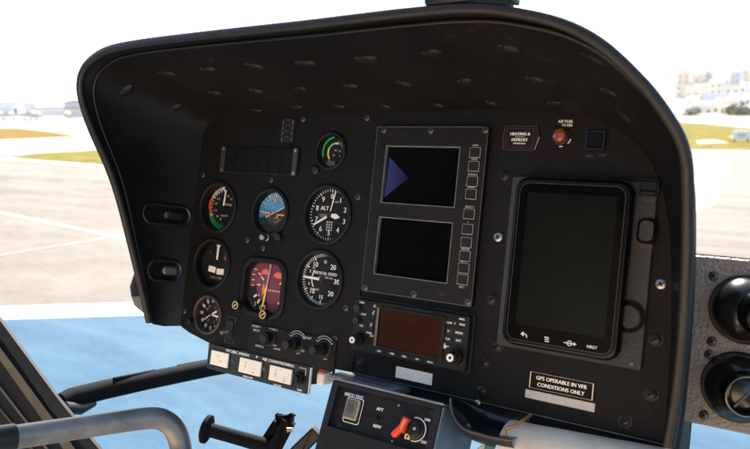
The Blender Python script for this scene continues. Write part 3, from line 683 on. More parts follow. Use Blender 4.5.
lens.stack([([((8.2 - (.5 if k % 2 else 0)) * math.cos(2 * math.pi * k / nl), (8.2 - (.5 if k % 2 else 0)) * math.sin(2 * math.pi * k / nl)) for k in range(nl)], .5), (circ(8.0, nl), 5), (circ(6.6, nl), 7.2), (circ(3.6, nl), 8.3), (circ(1, nl), 8.6)]); lens.build('lens', AMBER, root, ang=25)
MB().text('A/F FUEL', 4, 16.5, 3.2, .2, bold=.2).text('FILTER', 6, 12.2, 3.0, .2, bold=.2).arc(0, 0, 105, 135, 11.6, 12.8, .1).arc(0, 0, 165, 185, 11.6, 12.8, .1).build('caption', WHITE, root, smooth=False)
a, b = L(596, 141)
root = thing('square_button', 'square unlit black push button near the panel top right corner', 'button', PF.mat(a, b, 0))
MB().prism(rrect(22, 22, 1.5, 3), 0, 4, [rrect(17, 17, 1, 3)]).build('surround', BLK, root); MB().box(0, 0, 2.4, 16.4, 16.4, 4.4, bev=1.2).build('cap', GLOSS, root)
MB().text('DIM', -6, -17, 3, .15).text('TEST', 9, -16, 3, .15).build('caption', DIMG, root, smooth=False)
# little lever switch by the clock
a, b = L(229.5, 330)
root = thing('lever_switch', 'small tan lever switch between two outlined tags beside the clock', 'switch', PF.mat(a, b, 0))
MB().box(0, 0, .8, 15, 30, 1.6, bev=.6).build('plate', BLK, root)
MB().tube([(-1, -2, 1), (-2.5, -3, 8), (-4, -4, 13)], [2.2, 2.4, 3], 12).build('lever', TAN, root)
MB().outline(rrect(18, 7, 1, 2, 2, 16), .7, .1).outline(rrect(18, 7, 1, 2, 1, -16), .7, .1).build('tags', DIMG, root, smooth=False)
# lighting knobs plate
c = PF.rect([(250, 325), (337, 338), (333.5, 371), (247.5, 354)], 2)
ka, kb, kw, kh = c
root = thing('lighting_control_panel', 'low dark plate carrying three lighting knobs with white arcs', 'control panel', PF.mat(ka, kb, 0))
MB().box(0, 0, 1.1, kw, kh, 2.2, bev=.8).build('plate', PANEL2, root)
def k_(x, y, z=2.2): q = L(x, y, z); return q[0] - ka, q[1] - kb
for x, y, l1, l2 in ((269.5, 337.8, 11, 2), (297, 343.4, 12, 12), (324, 348.8, 11, 14)):
    q = k_(x, y); MB().lathe([(12, 2.2), (12, 3.4), (10.5, 4)], cx=q[0], cy=q[1]).build('skirt', DGREY, root)
    knob(root, q, 9, 6.2, l1, l2, 4, m2=DGREY)
mb = MB()
for x, y in ((297, 343.4), (324, 348.8)):
    q = k_(x, y); mb.arc(q[0], q[1], -55, 55, 13.4, 14.6, 2.3).arc(q[0], q[1], -45, 45, 16.6, 17.8, 2.3).tick(q[0], q[1], -56, 13.4, 17.8, 1, 2.3).tick(q[0], q[1], 56, 13.4, 17.8, 1, 2.3).arc(q[0], q[1], 150, 178, 13.4, 14.6, 2.3)
for t, x, y, s in (('NORM 1', 256.5, 326.5, 3.2), ('INSTR', 256.5, 330.5, 3.2), ('PHARE 1', 273.5, 329.6, 3.2), ('INSTR 2', 259.5, 346.3, 3.2), ('OVHD', 277, 349.2, 3.0), ('DAY', 274.5, 345.5, 2.6), ('BRIGHT', 307, 338, 3.2), ('OFF', 302.5, 351, 3.2)):
    q = k_(x, y); mb.text(t, q[0], q[1], s, 2.35, bold=.2)
mb.build('lettering', DIMW, root, smooth=False)

# air conditioning switch box under the left edge
c = PF.rect([(208.7, 343.5), (310, 367), (307.8, 395.8), (206.6, 367)], 4); aa, ab, aw, ah = c
root = thing('air_conditioning_panel', 'narrow switch panel lettered air conditioning with three cream rocker switches', 'switch panel', PF.mat(aa, ab, 0))
MB().box(0, 0, 2.5, aw, ah, 3, bev=.5).build('face_plate', mat('ac_plate', (.012, .012, .013), .4, .5, bump=.2, bscale=600), root)
MB().box(0, 4, -30, aw * .95, ah * .62, 62).build('rear_box', BLKM, root)
MB().box(aw / 2 + .6, 0, 2, 1.0, ah * .96, 4).build('plate_edge', CREAM, root)
o = MB().box(aw / 2 + 8, 3, -20, 13, ah * .45, 22, bev=3).build('connector', CREAM, root)
MB().box(aw / 2 + 8, 3 + ah * .26, -20, 11, 4, 18, bev=1.5).build('connector_clip', RED, o)
def a_(x, y, z=4): q = L(x, y, z); return q[0] - aa, q[1] - ab
for i, (pts) in enumerate([[(210.8, 350.3), (228, 353), (227.3, 367.7), (210, 365)], [(239.6, 357.2), (261.2, 362), (260, 376.6), (238.2, 372.4)], [(269.9, 365), (292, 369.8), (290.4, 384.5), (268, 380.5)]]):
    c = PF.rect(pts, 7); x, y = c[0] - aa, c[1] - ab
    MB().prism(rrect(c[2] + 4, c[3] + 4, 1, 2, x, y), 4, 5, [rrect(c[2] + .6, c[3] + .6, .6, 2, x, y)]).build('switch_frame', BLK, root)
    o = MB().loft([[(x - c[2] / 2, y - c[3] / 2, 4), (x + c[2] / 2, y - c[3] / 2, 4), (x + c[2] / 2, y + c[3] / 2, 4), (x - c[2] / 2, y + c[3] / 2, 4)], [(x - c[2] / 2 + .4, y - c[3] / 2 + .4, 7.4), (x + c[2] / 2 - .4, y - c[3] / 2 + .4, 7.4), (x + c[2] / 2 - .4, y + c[3] / 2 - .4, 6.4), (x - c[2] / 2 + .4, y + c[3] / 2 - .4, 6.4)]]).build('rocker_switch', CREAM, root)
    m2 = MB()
    if i == 0: m2.text('O', x - 3, y + 4, 3.4, 7.3).box(x + 4, y - 3, 7.4, 1, 4, .2)
    else: m2.text('o', x + c[2] * .2, y - 2, 3, 7.4).box(x - c[2] * .2, y + 5, 7.2, 2, 1.4, .2).box(x + c[2] * .2, y - c[3] * .33, 7.7, 3, 1.6, .2).box(x - c[2] * .2, y - 1, 7.4, 1, 5, .2)
    m2.build('switch_marking', mat('switch_mark', (.42, .33, .25), .6), o, smooth=False)
for x, y in ((233, 361), (264.5, 369)):
    q = a_(x, y); MB().lathe([(3.4, 4), (3.4, 5), (1, 5.8)], cx=q[0], cy=q[1], n=16).build('screw', STEELD, root)
q = a_(300.3, 378); knob(root, q, 8.5, 5, 7, 4, 4, m2=BLK)
mb = MB()
q0 = a_(238, 351); q1 = a_(279.5, 361); 
mb.text('RECIRC FRESH', (a_(221, 347.4)[0] + a_(255, 354.5)[0]) / 2, ah / 2 - 4.2, 4.0, 4.1, sx=1.28, bold=.2).text('*', a_(257, 356)[0], ah / 2 - 5, 6, 4.1, bold=.3).text('AIR CONDITIONING', (a_(260, 356.7)[0] + a_(297, 364.5)[0]) / 2, ah / 2 - 4.2, 4.0, 4.1, sx=1.12, bold=.2)
for t, x, y in (('HIGH LOW', 247.8, 377.2), ('FAN ON', 277.3, 385.5), ('TEMP', 299.4, 390.3)): q = a_(x, y); mb.text(t, q[0], q[1], 2.6, 4.1, bold=.2)
q = a_(305, 369.5); mb.box(q[0] - 4, q[1] + 1, 4.2, 12, .8, .2).box(q[0] + 2, q[1] - 4, 4.2, .8, 10, .2)
mb.build('lettering', WHITE, root, smooth=False)

# ------------------------------------------------------------------ centre console below
lean = 16
pu = PF.u * math.cos(R(lean)) - PF.n * math.sin(R(lean))
_o = PF.mat(*L(341, 385, 55), 55).translation
KF = Frame(_o, PF.r, pu)
def K(x, y, z=0): return KF.loc(x, y, z)
tl = K(340.5, 385); tr = K(436, 411)
kw = tr[0] - tl[0]; kh = 150; kx = (tl[0] + tr[0]) / 2; ktop = (tl[1] + tr[1]) / 2; ky = ktop - kh / 2
root = thing('centre_console', 'black centre console box with test button and red guarded switch', 'console', KF.mat())
MB().prism(rrect(kw + 18, kh + 12, 3, 3, kx, ky), -90, 5, [rrect(kw, kh, 1.5, 3, kx, ky)]).build('housing', mat('console_black', (.009, .009, .0095), .45, .3, var=.25, vscale=30), root)
MB().box(kx - 3, ktop + 7.4, -26, kw + 30, 2.4, 70, bev=.8).build('top_lip', GALV, root)
MB().box(kx + kw / 2 + 10.2, ky, -42, 2, kh + 10, 92, bev=.5).build('side_sheet', BGREY, root)
MB().box(kx, ky, -1, kw, kh, 2).build('face_plate', PANEL2, root)
MB().box(kx, ktop - 73, 5, kw, 48, 3, bev=1).build('lower_plate', BLKM, root)
q = K(352.5, 409.5)
o = MB().prism(rrect(19, 25, 2, 3, *q), 0, 3, [rrect(14, 20, 1, 3, *q)]).build('guard_frame', mat('guard_frame_grey', (.4, .34, .25), .4), root)
MB().box(q[0], q[1], 3, 15, 21, 6, bev=1.2).build('test_button', GLASSY, o); MB().box(q[0], q[1] + 1, 6.2, 9, 11, .6).build('button_insert', mat('button_insert', (.07, .07, .065), .3), o)
mb = MB(); mb.outline(rrect(24, 31, 3, 3, q[0] + 1.5, q[1] - 1), .9, .1)
for t, x, y, s in (('DECU TEST', 354, 396, 3.8), ('AFT', 380, 409.5, 3.8), ('NAV', 377, 426.5, 3.8), ('ON', 427.5, 420, 3.2), ('OFF', 424, 442.5, 3.2)):
    p = K(x, y); mb.text(t, p[0], p[1], s, .12, bold=.3)
p = K(415.5, 429.5); mb.arc(p[0], p[1], -20, 190, 12.6, 13.8, .1)
mb.build('lettering', WHITE, root, smooth=False)
p = K(378.5, 417.5); MB().lathe([(2.6, 0), (2.6, .8), (1.4, 1)], cx=p[0], cy=p[1], n=14).build('indicator', VOID, root)
for x, y in ((399, 405.5), (392.5, 441.5)): p = K(x, y); MB().lathe([(1.6, 0), (1.6, .7), (.6, 1)], cx=p[0], cy=p[1], n=12).build('rivet', STEEL, root)
for x, y in ((340.5, 427), (433.5, 413)): p = K(x, y); MB().lathe([(4.4, 0), (4.4, 1), (2, 2)], cx=p[0], cy=p[1], n=18).build('fastener', BLK, root)
p = K(416, 430); o = MB().lathe([(11, 0), (11, 3), (9, 4), (8.6, 7), (7, 8)], cx=p[0], cy=p[1]).build('rotary_switch', BLK, root)
MB().box(p[0] + 2, p[1] + 1, 8.3, 3, 3, .5).build('index', DIMW, o)
p = K(405.5, 428.5); o = MB().box(p[0] + 1.5, p[1] + 3.5, 8, 7, 18, 11, rot=-16, bev=1.8).box(p[0] - 5, p[1] - 5, 7, 7, 16, 8, rot=-36, bev=1.8).build('red_guard', REDP, root)
MB().box(p[0] + 3, p[1] + 4, 13.7, 1.8, 12, .6, rot=-14).build('guard_stripe', mat('guard_gold', (.6, .35, .08), .4), o)
p = K(409, 437); MB().prism(rrect(6, 6, 1, 3, *p), 1, 5, [rrect(3, 3, .6, 3, *p)]).build('key_tag', mat('tag_yellow', (.7, .58, .2), .5), root)

# bracket plate joining console and panel
m = MB(); q0 = L(332, 377, 20); q1 = L(398, 393, 20)
m.box((q0[0] + q1[0]) / 2, bottom - 7, 6, q1[0] - q0[0], 9, 46, bev=1).build('console_bracket', GALV); o = bpy.data.objects['console_bracket']; o.matrix_world = PF.mat(); tag(o, 'bare grey metal bracket joining console top to panel bottom edge', 'bracket')

q0 = L(352, 376, -10); q1 = L(664, 440, -10)
o = MB().box((q0[0] + q1[0]) / 2, bottom - 12, -85, q1[0] - q0[0], 70, 150, bev=3).build('under_panel_housing', BLKM); o.matrix_world = PF.mat(); tag(o, 'black equipment housing under the panel bottom edge, behind the console', 'housing')
# black moulded tray under the panel
rim_px = [(451, 398), (450.5, 405), (453, 414), (458.5, 423), (466, 429.5), (479, 433.5), (494, 437.5), (512, 440)]
RT = [Vector((*L(x, y, 62), 62)) for x, y in rim_px]; RT = catmull(RT, 5)
back = [Vector((*L(455 + 8.5 * i, 398 + 2.0 * i, -18), -18)) for i in range(8)]; back = catmull(back, 5)
rows = []
for j in range(10):
    t = j / 9; sag = math.sin(math.pi * t) * 9
    rows.append([tuple(RT[i].lerp(back[i], t) + Vector((0, -sag, 0))) for i in range(len(RT))])
root = thing('kick_tray', 'glossy black moulded tray under the panel between console and white duct', 'tray', PF.mat())
TM = mat('tray_gloss', (.006, .0058, .0058), .2, .5, bump=.3, bscale=60, bd=.003)
back = [Vector((*L(452 + 11 * i, 397 + 2.6 * i, 2), 2)) for i in range(8)]; back = catmull(back, 5)
rows = []
for j in range(14):
    t = j / 13; sag = math.sin(math.pi * t) * 6 + math.sin(math.pi * t) ** 6 * 3
    rows.append([tuple(RT[i].lerp(back[i], t) + Vector((0, -sag, -22 * math.sin(math.pi * t)))) for i in range(len(RT))])
MB().loft(rows, False, False, closed=False).build('inner_shell', TM, root, ang=70)
sk_ = [[tuple(p + Vector((0, -k * 5, -k * k * 2.2 + .2 * k))) for p in RT] for k in range(7)]
MB().loft(sk_, False, False, closed=False).build('outer_skirt', mat('tray_skirt', (.008, .0078, .0078), .4, .3), root, ang=70)
MB().tube([tuple(p) for p in RT], 1.7, 10).build('rim', mat('tray_rim', (.022, .020, .019), .3), root, ang=60)
for x, y in ((468, 426.5), (478, 402.5)):
    z_ = 48 if y > 410 else 12
    p = L(x, y, z_); MB().lathe([(3.4, z_), (3.2, z_ + 1), (1, z_ + 2)], cx=p[0], cy=p[1], n=16).build('rivet', STEEL, root)
# cord
root = thing('braided_cord', 'coiled brass coloured cord lying between black tray and white duct', 'cord', PF.mat())
path = catmull([Vector((*L(x, y, z), z)) for x, y, z in ((531, 415, 10), (522, 421, 35), (514, 426, 48), (507, 428.5, 55), (504.5, 432.5, 58), (507, 438, 56))], 14)
for ph in (0, math.pi):
    pts = []
    for i, p in enumerate(path):
        t = (path[min(i + 1, len(path) - 1)] - path[max(i - 1, 0)]).normalized(); u = t.orthogonal().normalized(); w = t.cross(u); a = i * .75 + ph
        pts.append(tuple(p + u * math.cos(a) * 1.15 + w * math.sin(a) * 1.15))
    MB().tube(pts, 1.1, 7).build('strand', GOLD, root, ang=70)
# white duct
root = thing('white_duct', 'white flexible duct running under the panel at bottom right', 'duct', PF.mat())
p0 = Vector((*L(509, 462, 16), 16)); p1 = Vector((*L(690, 501, 10), 10)); m = MB(); pts = []; rr = []
for i in range(80):
    t = i / 79; pts.append(tuple(p0.lerp(p1, t))); rr.append(46 + .1 * math.sin(i * .37))
m.tube(pts, rr, 48).build('hose', WDUCT, root, ang=70)
d = (p1 - p0).normalized()
m = MB(); m.tube([tuple(p0 - d * 1), tuple(p0 + d * 5)], 46.6, 32).build('hose_clamp', mat('clamp_white', (.7, .68, .64), .4), root)
# things glimpsed below the tray
o = MB().box(0, 0, 0, 16, 14, 30, bev=2).build('connector_block', TEAL); o.matrix_world = PF.mat(*L(496, 449, 30), 30); tag(o, 'small teal connector block at the left end of white duct', 'connector')
o = MB().box(0, 0, 0, 9, 30, 4, rot=-42, bev=1).build('metal_strap', mat('strap_grey', (.4, .39, .37), .4, metal=.3)); o.matrix_world = PF.mat(*L(486, 447, 34), 34); tag(o, 'short pale grey metal strap slanting below the black tray', 'strap')

# ------------------------------------------------------------------ right hand vent panel
SF = Frame(PF.mat(0, 0, -14).translation, PF.r, PF.u)
c = SF.rect([(692.5, 256), (792, 262), (790, 437), (678, 424)], 0)
root = thing('vent_panel', 'beige grey textured side panel with two black air vents', 'vent panel', SF.mat(c[0], c[1], 0))
w, h = c[2], c[3]
MB().stack([(rrect(w, h, 3, 4), -30), (rrect(w, h, 3, 4), -1.5), (rrect(w - 3, h - 3, 2, 4), 0)]).build('plate', BEIGE, root)
MB().prism(rrect(w + 3, h + 3, 4, 4), -34, -4, [rrect(w + .2, h + .2, 3, 4)]).build('edge_strip', mat('edge_blue_grey', (.16, .18, .2), .4, .5), root)
def s_(x, y, z=0): q = SF.loc(x, y, z); return q[0] - c[0], q[1] - c[1]
for x, y in ((714, 276), (712, 341.5), (709.5, 354.5), (704, 415)):
    q = s_(x, y); o = MB().lathe([(5, 0), (5, .8), (3.6, 2.2), (1, 2.8)], cx=q[0], cy=q[1], n=20).build('screw', STEELD, root)
    MB().box(q[0], q[1], 2.7, 5.5, 1.1, .6, rot=30).box(q[0], q[1], 2.7, 1.1, 5.5, .6, rot=30).build('slot', VOID, o)
def vent(px, py, rad, tilt):
    q = s_(px, py)
    o = MB().lathe([(rad + 1.5, 0), (rad + 1.5, 1.2), (rad, 2.4), (rad * .985, 6), (rad * .93, 12), (rad * .84, 18), (rad * .70, 24), (rad * .5, 29), (rad * .25, 31.5), (1, 32)], cx=q[0], cy=q[1], n=56).build('vent_body', mat('vent_black', (.006, .006, .0062), .2, .4), root, ang=50)
    M = Matrix.Translation((q[0], q[1], 6)) @ Matrix.Rotation(R(tilt[0]), 4, 'X') @ Matrix.Rotation(R(tilt[1]), 4, 'Y')
    def put(t, name, m, ang=50):
        n = MB(); n.add([tuple(M @ Vector(v)) for v in t.v], t.f); return n.build(name, m, o, ang=ang)
    t = MB(); t.lathe([(rad * .66, 16), (rad * .66, 26), (rad * .62, 30), (rad * .57, 31), (rad * .53, 30.5), (rad * .49, 24), (rad * .45, 21)], n=44, cap0=False, cap1=False); put(t, 'nozzle', GLOSS)
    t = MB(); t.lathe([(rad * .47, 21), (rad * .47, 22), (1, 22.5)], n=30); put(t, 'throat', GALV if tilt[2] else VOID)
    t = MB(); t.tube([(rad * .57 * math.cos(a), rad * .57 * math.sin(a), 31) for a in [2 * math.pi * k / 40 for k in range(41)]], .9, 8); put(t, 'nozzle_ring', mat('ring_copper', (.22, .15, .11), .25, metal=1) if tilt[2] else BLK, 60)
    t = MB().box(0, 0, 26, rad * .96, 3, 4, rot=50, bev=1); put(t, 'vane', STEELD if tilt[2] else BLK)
vent(746, 309.5, 33, (4, 46, 0)); vent(738.5, 387, 33.5, (6, 24, 1))

# ------------------------------------------------------------------ outside, windshield frame, sill, tube, pedal
def bar(name, pts, rads, m, parent=None, n=14, oval_=None):
    mb = MB(1.0); mb.tube([tuple(p) for p in pts], rads, n); return mb.build(name, m, parent, ang=50)
root = thing('windshield_frame', 'dark grey lower windshield rail running behind the air conditioning panel', 'window frame', Vector((0, 0, 0)))
pp = [at(60, 402, 1.22), at(70, 398, 1.24), at(105, 389.5, 1.29), at(150, 380, 1.36), at(210, 368, 1.46), at(300, 352, 1.62), at(420, 332, 1.8)]
bar('rail', pp, [.014, .0165, .017, .0165, .0165, .017, .017], RAIL, root, 18)
for (x0, y0, x1, y1) in ((114, 378.5, 155, 370.5), (178, 365.8, 222, 357.5)):
    p0, p1 = at(x0, y0 + .6, 1.295 + (x0 - 114) * .0018), at(x1, y1 + .6, 1.295 + (x1 - 114) * .0018); bar('clip_strip', [p0, p1], [.0035, .0035], RAIL, root, 8)
bar('end_foot', [at(64, 408, 1.21), at(80, 409, 1.24), at(94, 403, 1.27)], [.011, .010, .006], BLK, root, 10)

# left door frame: plane facing into the cabin
do = at(40, 380, 1.12); dn = Vector((.86, -.5, .12)).normalized()
def D(px, py): return on_plane(px, py, do, dn)
root = thing('door_frame', 'black left door frame with beige seal strips across bottom left corner', 'door frame', Vector((0, 0, 0)))
def slab(name, px, m, t0, t1):
    mb = MB(1.0); q = [D(*p) for p in px]; nq = len(q)
    mb.loft([[tuple(p - dn * t0) for p in q], [tuple(p + dn * t1) for p in q]]); return mb.build(name, m, root, smooth=False)
slab('frame_panel', [(-70, 225), (0, 319), (30, 360), (62, 403), (100, 449), (150, 510), (-70, 510)], BLKM, .03, 0)
slab('outer_flange', [(-70, 225), (0, 319), (62, 403), (100, 449), (150, 510), (137, 510), (87, 449), (50, 407), (0, 336), (-70, 242)], BLK, 0, .012)
slab('seal_strip', [(-70, 252), (0, 346), (76, 449), (125, 510), (110, 510), (64, 449), (0, 359), (-70, 265)], SEAL, 0, .009)
slab('inner_strip', [(-70, 300), (0, 385), (34, 429), (95, 510), (90, 510), (31, 429), (0, 389), (-70, 304)], mat('strip_grey', (.06, .052, .045), .5), 0, .005)
slab('lower_strip', [(-70, 325), (0, 407), (20, 431), (80, 510), (76, 510), (17, 431), (0, 410), (-70, 328)], mat('strip_grey_dark', (.03, .027, .025), .5), 0, .004)

root = thing('grab_tube', 'bent grey metal tube with black sleeve in the bottom left foreground', 'tube', Vector((0, 0, 0)))
tp = [at(-60, 448, .72), at(-20, 442.5, .745), at(16, 437, .77), at(60, 430.5, .80), at(110, 423, .83), at(142, 418.7, .85), at(158, 418.5, .86), at(169, 423.5, .867), at(176.5, 433, .87), at(180.5, 447, .87), at(183, 470, .86), at(186, 510, .84)]
tpc = catmull(tp, 6)
bar('tube', tpc, [.0125] * len(tpc), PIPE, root, 24)
bar('sleeve', [at(-60, 448, .72), at(-20, 442.5, .745), at(14, 437.3, .769), at(16, 437, .77)], [.0142, .0142, .0142, .013], BLK, root, 24)

root = thing('rudder_pedal', 'black rudder pedal bar with round end flange over blue pavement', 'pedal', Vector((0, 0, 0)))
pd = 1.22
p0 = at(208.5, 429.5, pd); p1 = at(276, 448.5, pd - .02); d = (p1 - p0).normalized()
bar('bar', [p0, p0.lerp(p1, .4), p1], [.0115, .0115, .0125], RAIL, root, 20)
bar('end_flange', [p0 - d * .009, p0 - d * .006, p0 + d * .0, p0 + d * .003], [.018, .0235, .0235, .017], RAIL, root, 32)
mb = MB(1.0)
def pbox(pa, pb, wid, thick, name, m, parent):
    dd = (pb - pa); l = dd.length; dd.normalize(); sd = dd.cross(ray(270, 430)).normalized(); nn = sd.cross(dd)
    t = MB(1.0); M = Matrix(((dd.x, sd.x, nn.x, (pa.x + pb.x) / 2), (dd.y, sd.y, nn.y, (pa.y + pb.y) / 2), (dd.z, sd.z, nn.z, (pa.z + pb.z) / 2), (0, 0, 0, 1)))
    t.box(0, 0, 0, l, wid, thick, bev=min(wid, thick) * .18, M=M); return t.build(name, m, parent)
pbox(at(258, 455, pd), at(279, 422.5, pd), .02, .024, 'arm', RAIL, root)
pbox(at(270, 458, pd - .03), at(289, 421, pd - .03), .022, .018, 'arm', RAIL, root)
pbox(at(278, 419.5, pd - .01), at(293, 419.5, pd - .01), .015, .045, 'cross_piece', RAIL, root)
bar('bolt', [at(287, 430, pd - .05), at(292.5, 429.5, pd - .05)], [.004, .003], mat('bolt_brass', (.4, .25, .14), .4, metal=.5), root, 12)
root2 = thing('heel_plate', 'small black angled floor fitting left of the console base', 'fitting', Vector((0, 0, 0)))
pbox(at(296, 452, pd), at(318, 431, pd), .022, .03, 'plate', BLK, root2)

# probe fitting outside the left cheek
pr = at(139, 291, 1.62)
root = thing('probe_housing', 'small black and tan fitting on the nose behind panel left edge', 'fitting', Vector((0, 0, 0)))
bar('cup', [at(146, 268, 1.6), at(139, 276, 1.6), at(136.5, 287, 1.6), at(137.5, 296, 1.6)], [.006, .012, .014, .013], BLK, root, 16)
bar('foot', [at(137.5, 295, 1.6), at(139, 302, 1.6), at(147, 309, 1.6), at(156, 312, 1.6)], [.0125, .013, .012, .008], TAN, root, 16)

# compass on top of the hood
h1 = rim_pt(465, 3)
root = thing('compass_base', 'black compass mount standing on top of the hood at frame edge', 'compass', PF.mat(h1.x, h1.y, h1.z - 12))
MB().box(0, 6, 0, 84, 10, 34, bev=3).build('foot', BLK, root)
MB().stack([(rrect(70, 36, 8, 5), 11), (rrect(62, 36, 8, 5), 30)]).build('plinth', BLK, root).matrix_basis = Matrix.Rotation(R(-90), 4, 'X')
MB().lathe([(30, -22), (36, -10), (36, 16), (30, 24), (24, 24)], cy=64, n=36).build('compass_body', BLK, root)

# ================================================================== OUTSIDE
def sheet(name, pts, z, m, kind='structure'):
    mb = MB(1.0); mb.v = [(x, y, z) for x, y in pts]; mb.f = [tuple(range(len(pts)))]
    o = mb.build(name, m, None, smooth=False)
    if o.data.polygons[0].normal.z < 0: o.data.flip_normals()
    return tag(o, kind=kind)
CONC = bpy.data.materials.new('apron_concrete'); CONC.use_nodes = True
def stained(m, cols, s1=.10, s2=1.1):
    nt = m.node_tree; p = nt.nodes['Principled BSDF']; Lk = nt.links.new; p.inputs['Roughness'].default_value = .85; p.inputs['Specular IOR Level'].default_value = .2
    tc = nt.nodes.new('ShaderNodeTexCoord'); out = []
    for sc, dt, ds in ((s1, 10, 1.2), (s2, 8, .4), (s2 * 9, 6, 0)):
        n = nt.nodes.new('ShaderNodeTexNoise'); n.inputs['Scale'].default_value = sc; n.inputs['Detail'].default_value = dt; n.inputs['Roughness'].default_value = .68; n.inputs['Distortion'].default_value = ds
        mp = nt.nodes.new('ShaderNodeMapping'); mp.inputs['Scale'].default_value = (.55, 1.3, 1); mp.inputs['Rotation'].default_value = (0, 0, .5)
        Lk(tc.outputs['Object'], mp.inputs['Vector']); Lk(mp.outputs['Vector'], n.inputs['Vector']); out.append(n.outputs['Fac'])
    a = nt.nodes.new('ShaderNodeMath'); a.operation = 'MULTIPLY'; a.inputs[1].default_value = .5; Lk(out[0], a.inputs[0])
    b = nt.nodes.new('ShaderNodeMath'); b.operation = 'MULTIPLY_ADD'; b.inputs[1].default_value = .33; Lk(out[1], b.inputs[0]); Lk(a.outputs[0], b.inputs[2])
    c = nt.nodes.new('ShaderNodeMath'); c.operation = 'MULTIPLY_ADD'; c.inputs[1].default_value = .17; Lk(out[2], c.inputs[0]); Lk(b.outputs[0], c.inputs[2])
    r = nt.nodes.new('ShaderNodeValToRGB'); e = r.color_ramp.elements
    e[0].position = .40; e[0].color = (*cols[0], 1); e[1].position = .59; e[1].color = (*cols[2], 1); k = e.new(.48); k.color = (*cols[1], 1)
    Lk(c.outputs[0], r.inputs['Fac']); Lk(r.outputs['Color'], p.inputs['Base Color'])
stained(CONC, ((.042, .035, .0275), (.076, .065, .0525), (.106, .094, .080)), .17, 1.4)
def ground_mat():
    m = CONC; nt = m.node_tree; return m
fan = []
for k in range(-180, 181, 5):
    if -45 < k < 40: continue
    fan.append((7000 * math.sin(R(k)), 7000 * math.cos(R(k))))
    if k == -45: fan += [(118 * math.sin(R(q)), 118 * math.cos(R(q))) for q in range(-45, 41, 5)]
g_ob = MB(1.0); fan = fan[:-1]; tri = tessellate_polygon([[Vector((x, y, 0)) for x, y in fan]])
g_ob.v = [(x, y, 0) for x, y in fan]
for t in tri:
    a_3, b_3, c_3 = [Vector((*fan[i], 0)) for i in t]; g_ob.f.append(tuple(t) if (b_3 - a_3).cross(c_3 - a_3).z > 0 else tuple(reversed(t)))
g_ob.keep = True
tag(g_ob.build('ground', CONC, None, smooth=False), kind='structure')
def gl(px, py): p = G(px, py); return p.x, p.y
e0 = Vector(gl(0, 320)); e1 = Vector(gl(145, 315.5)); ed = (e1 - e0).normalized(); en = Vector((ed.y, -ed.x))
if en.dot(Vector((0, -1))) < 0: en = -en
BLUE = bpy.data.materials.new('blue_pad_paint'); BLUE.use_nodes = True; stained(BLUE, ((.0065, .038, .076), (.0115, .050, .091), (.024, .068, .107)), .6, 3.5)
def quad(a, l0, l1, w0, w1): return [tuple(a + ed * l0 + en * w0), tuple(a + ed * l1 + en * w0), tuple(a + ed * l1 + en * w1), tuple(a + ed * l0 + en * w1)]
tag(sheet('blue_pad', quad(e0, -9, 14, 0, 16), .008, BLUE), kind='structure')
wl = (Vector(gl(0, 306)) - e0).length
sheet('white_border_line', quad(e0, -9.6, 14.6, -(Vector(gl(70, 306)) - e0).dot(-en) if False else -abs((Vector(gl(70, 305)) - e0).dot(en)), -.0), .004, mat('pad_white_paint', (.8, .79, .76), .7, var=.05, vscale=3))
# apron joints
JN = mat('joint_filler', (.15, .135, .12), .8, var=.4, vscale=.8); 
def strip(name, a, b, w, z, m):
    A, B = Vector(a), Vector(b); d = (B - A).normalized(); n = Vector((-d.y, d.x)) * w / 2
    return sheet(name, [tuple(A - n), tuple(B - n), tuple(B + n), tuple(A + n)], z, m)
strip('apron_joint', gl(-60, 200), gl(135, 241), .10, .004, JN); strip('apron_joint', gl(-40, 262), gl(120, 236), .06, .0045, JN)
GRASS = mat('dry_grass', (.085, .068, .018), .95, 0, var=.3, vscale=.5, col2=(.15, .096, .034), bump=.6, bscale=8)
GRASSY = mat('yellow_green_grass', (.060, .068, .018), .95, 0, var=.3, vscale=1.2, col2=(.155, .125, .045), bump=.6, bscale=8)
WRD = mat('pale_taxiway', (.165, .152, .135), .85, .2, var=.1, vscale=.08)
sheet('grass_verge', [gl(-80, 128.6), gl(18, 128.4), gl(55, 132.5), gl(78, 136.3), gl(55, 137.4), gl(0, 139.5), gl(-80, 142)], .006, GRASS)
sheet('grass_verge', [gl(10, 157.5), gl(40, 153.5), gl(150, 147.5), gl(330, 144), gl(330, 178), gl(150, 171.5), gl(105, 166)], .006, GRASSY)
sheet('taxiway', [gl(-200, 124), gl(420, 121), gl(420, 143.5), gl(150, 147), gl(40, 153.2), gl(-200, 158)], .003, WRD)
strip('taxiway_line', gl(-60, 153.5), gl(130, 169), .55, .009, mat('line_white', (.3, .28, .25), .8, var=.3, vscale=.5))
# right side: grass slope below the road, pale apron
sheet('grass_verge', [gl(560, 123), gl(672, 122), gl(700, 123.5), gl(750, 128.5), gl(900, 140), gl(900, 151), gl(750, 149.5), gl(560, 147)], .006, GRASSY)
sheet('road', [gl(560, 117), gl(690, 117), (gl(750, 123)), gl(900, 131), gl(900, 139.5), gl(750, 128.2), gl(700, 123.2), gl(672, 121.7), gl(560, 122.5)], .005, WRD)
sheet('apron_patch', [gl(560, 160), gl(735, 156), gl(715, 205), gl(640, 235)], .004, mat('apron_patch', (.10, .088, .076), .85, var=.2, vscale=.4))

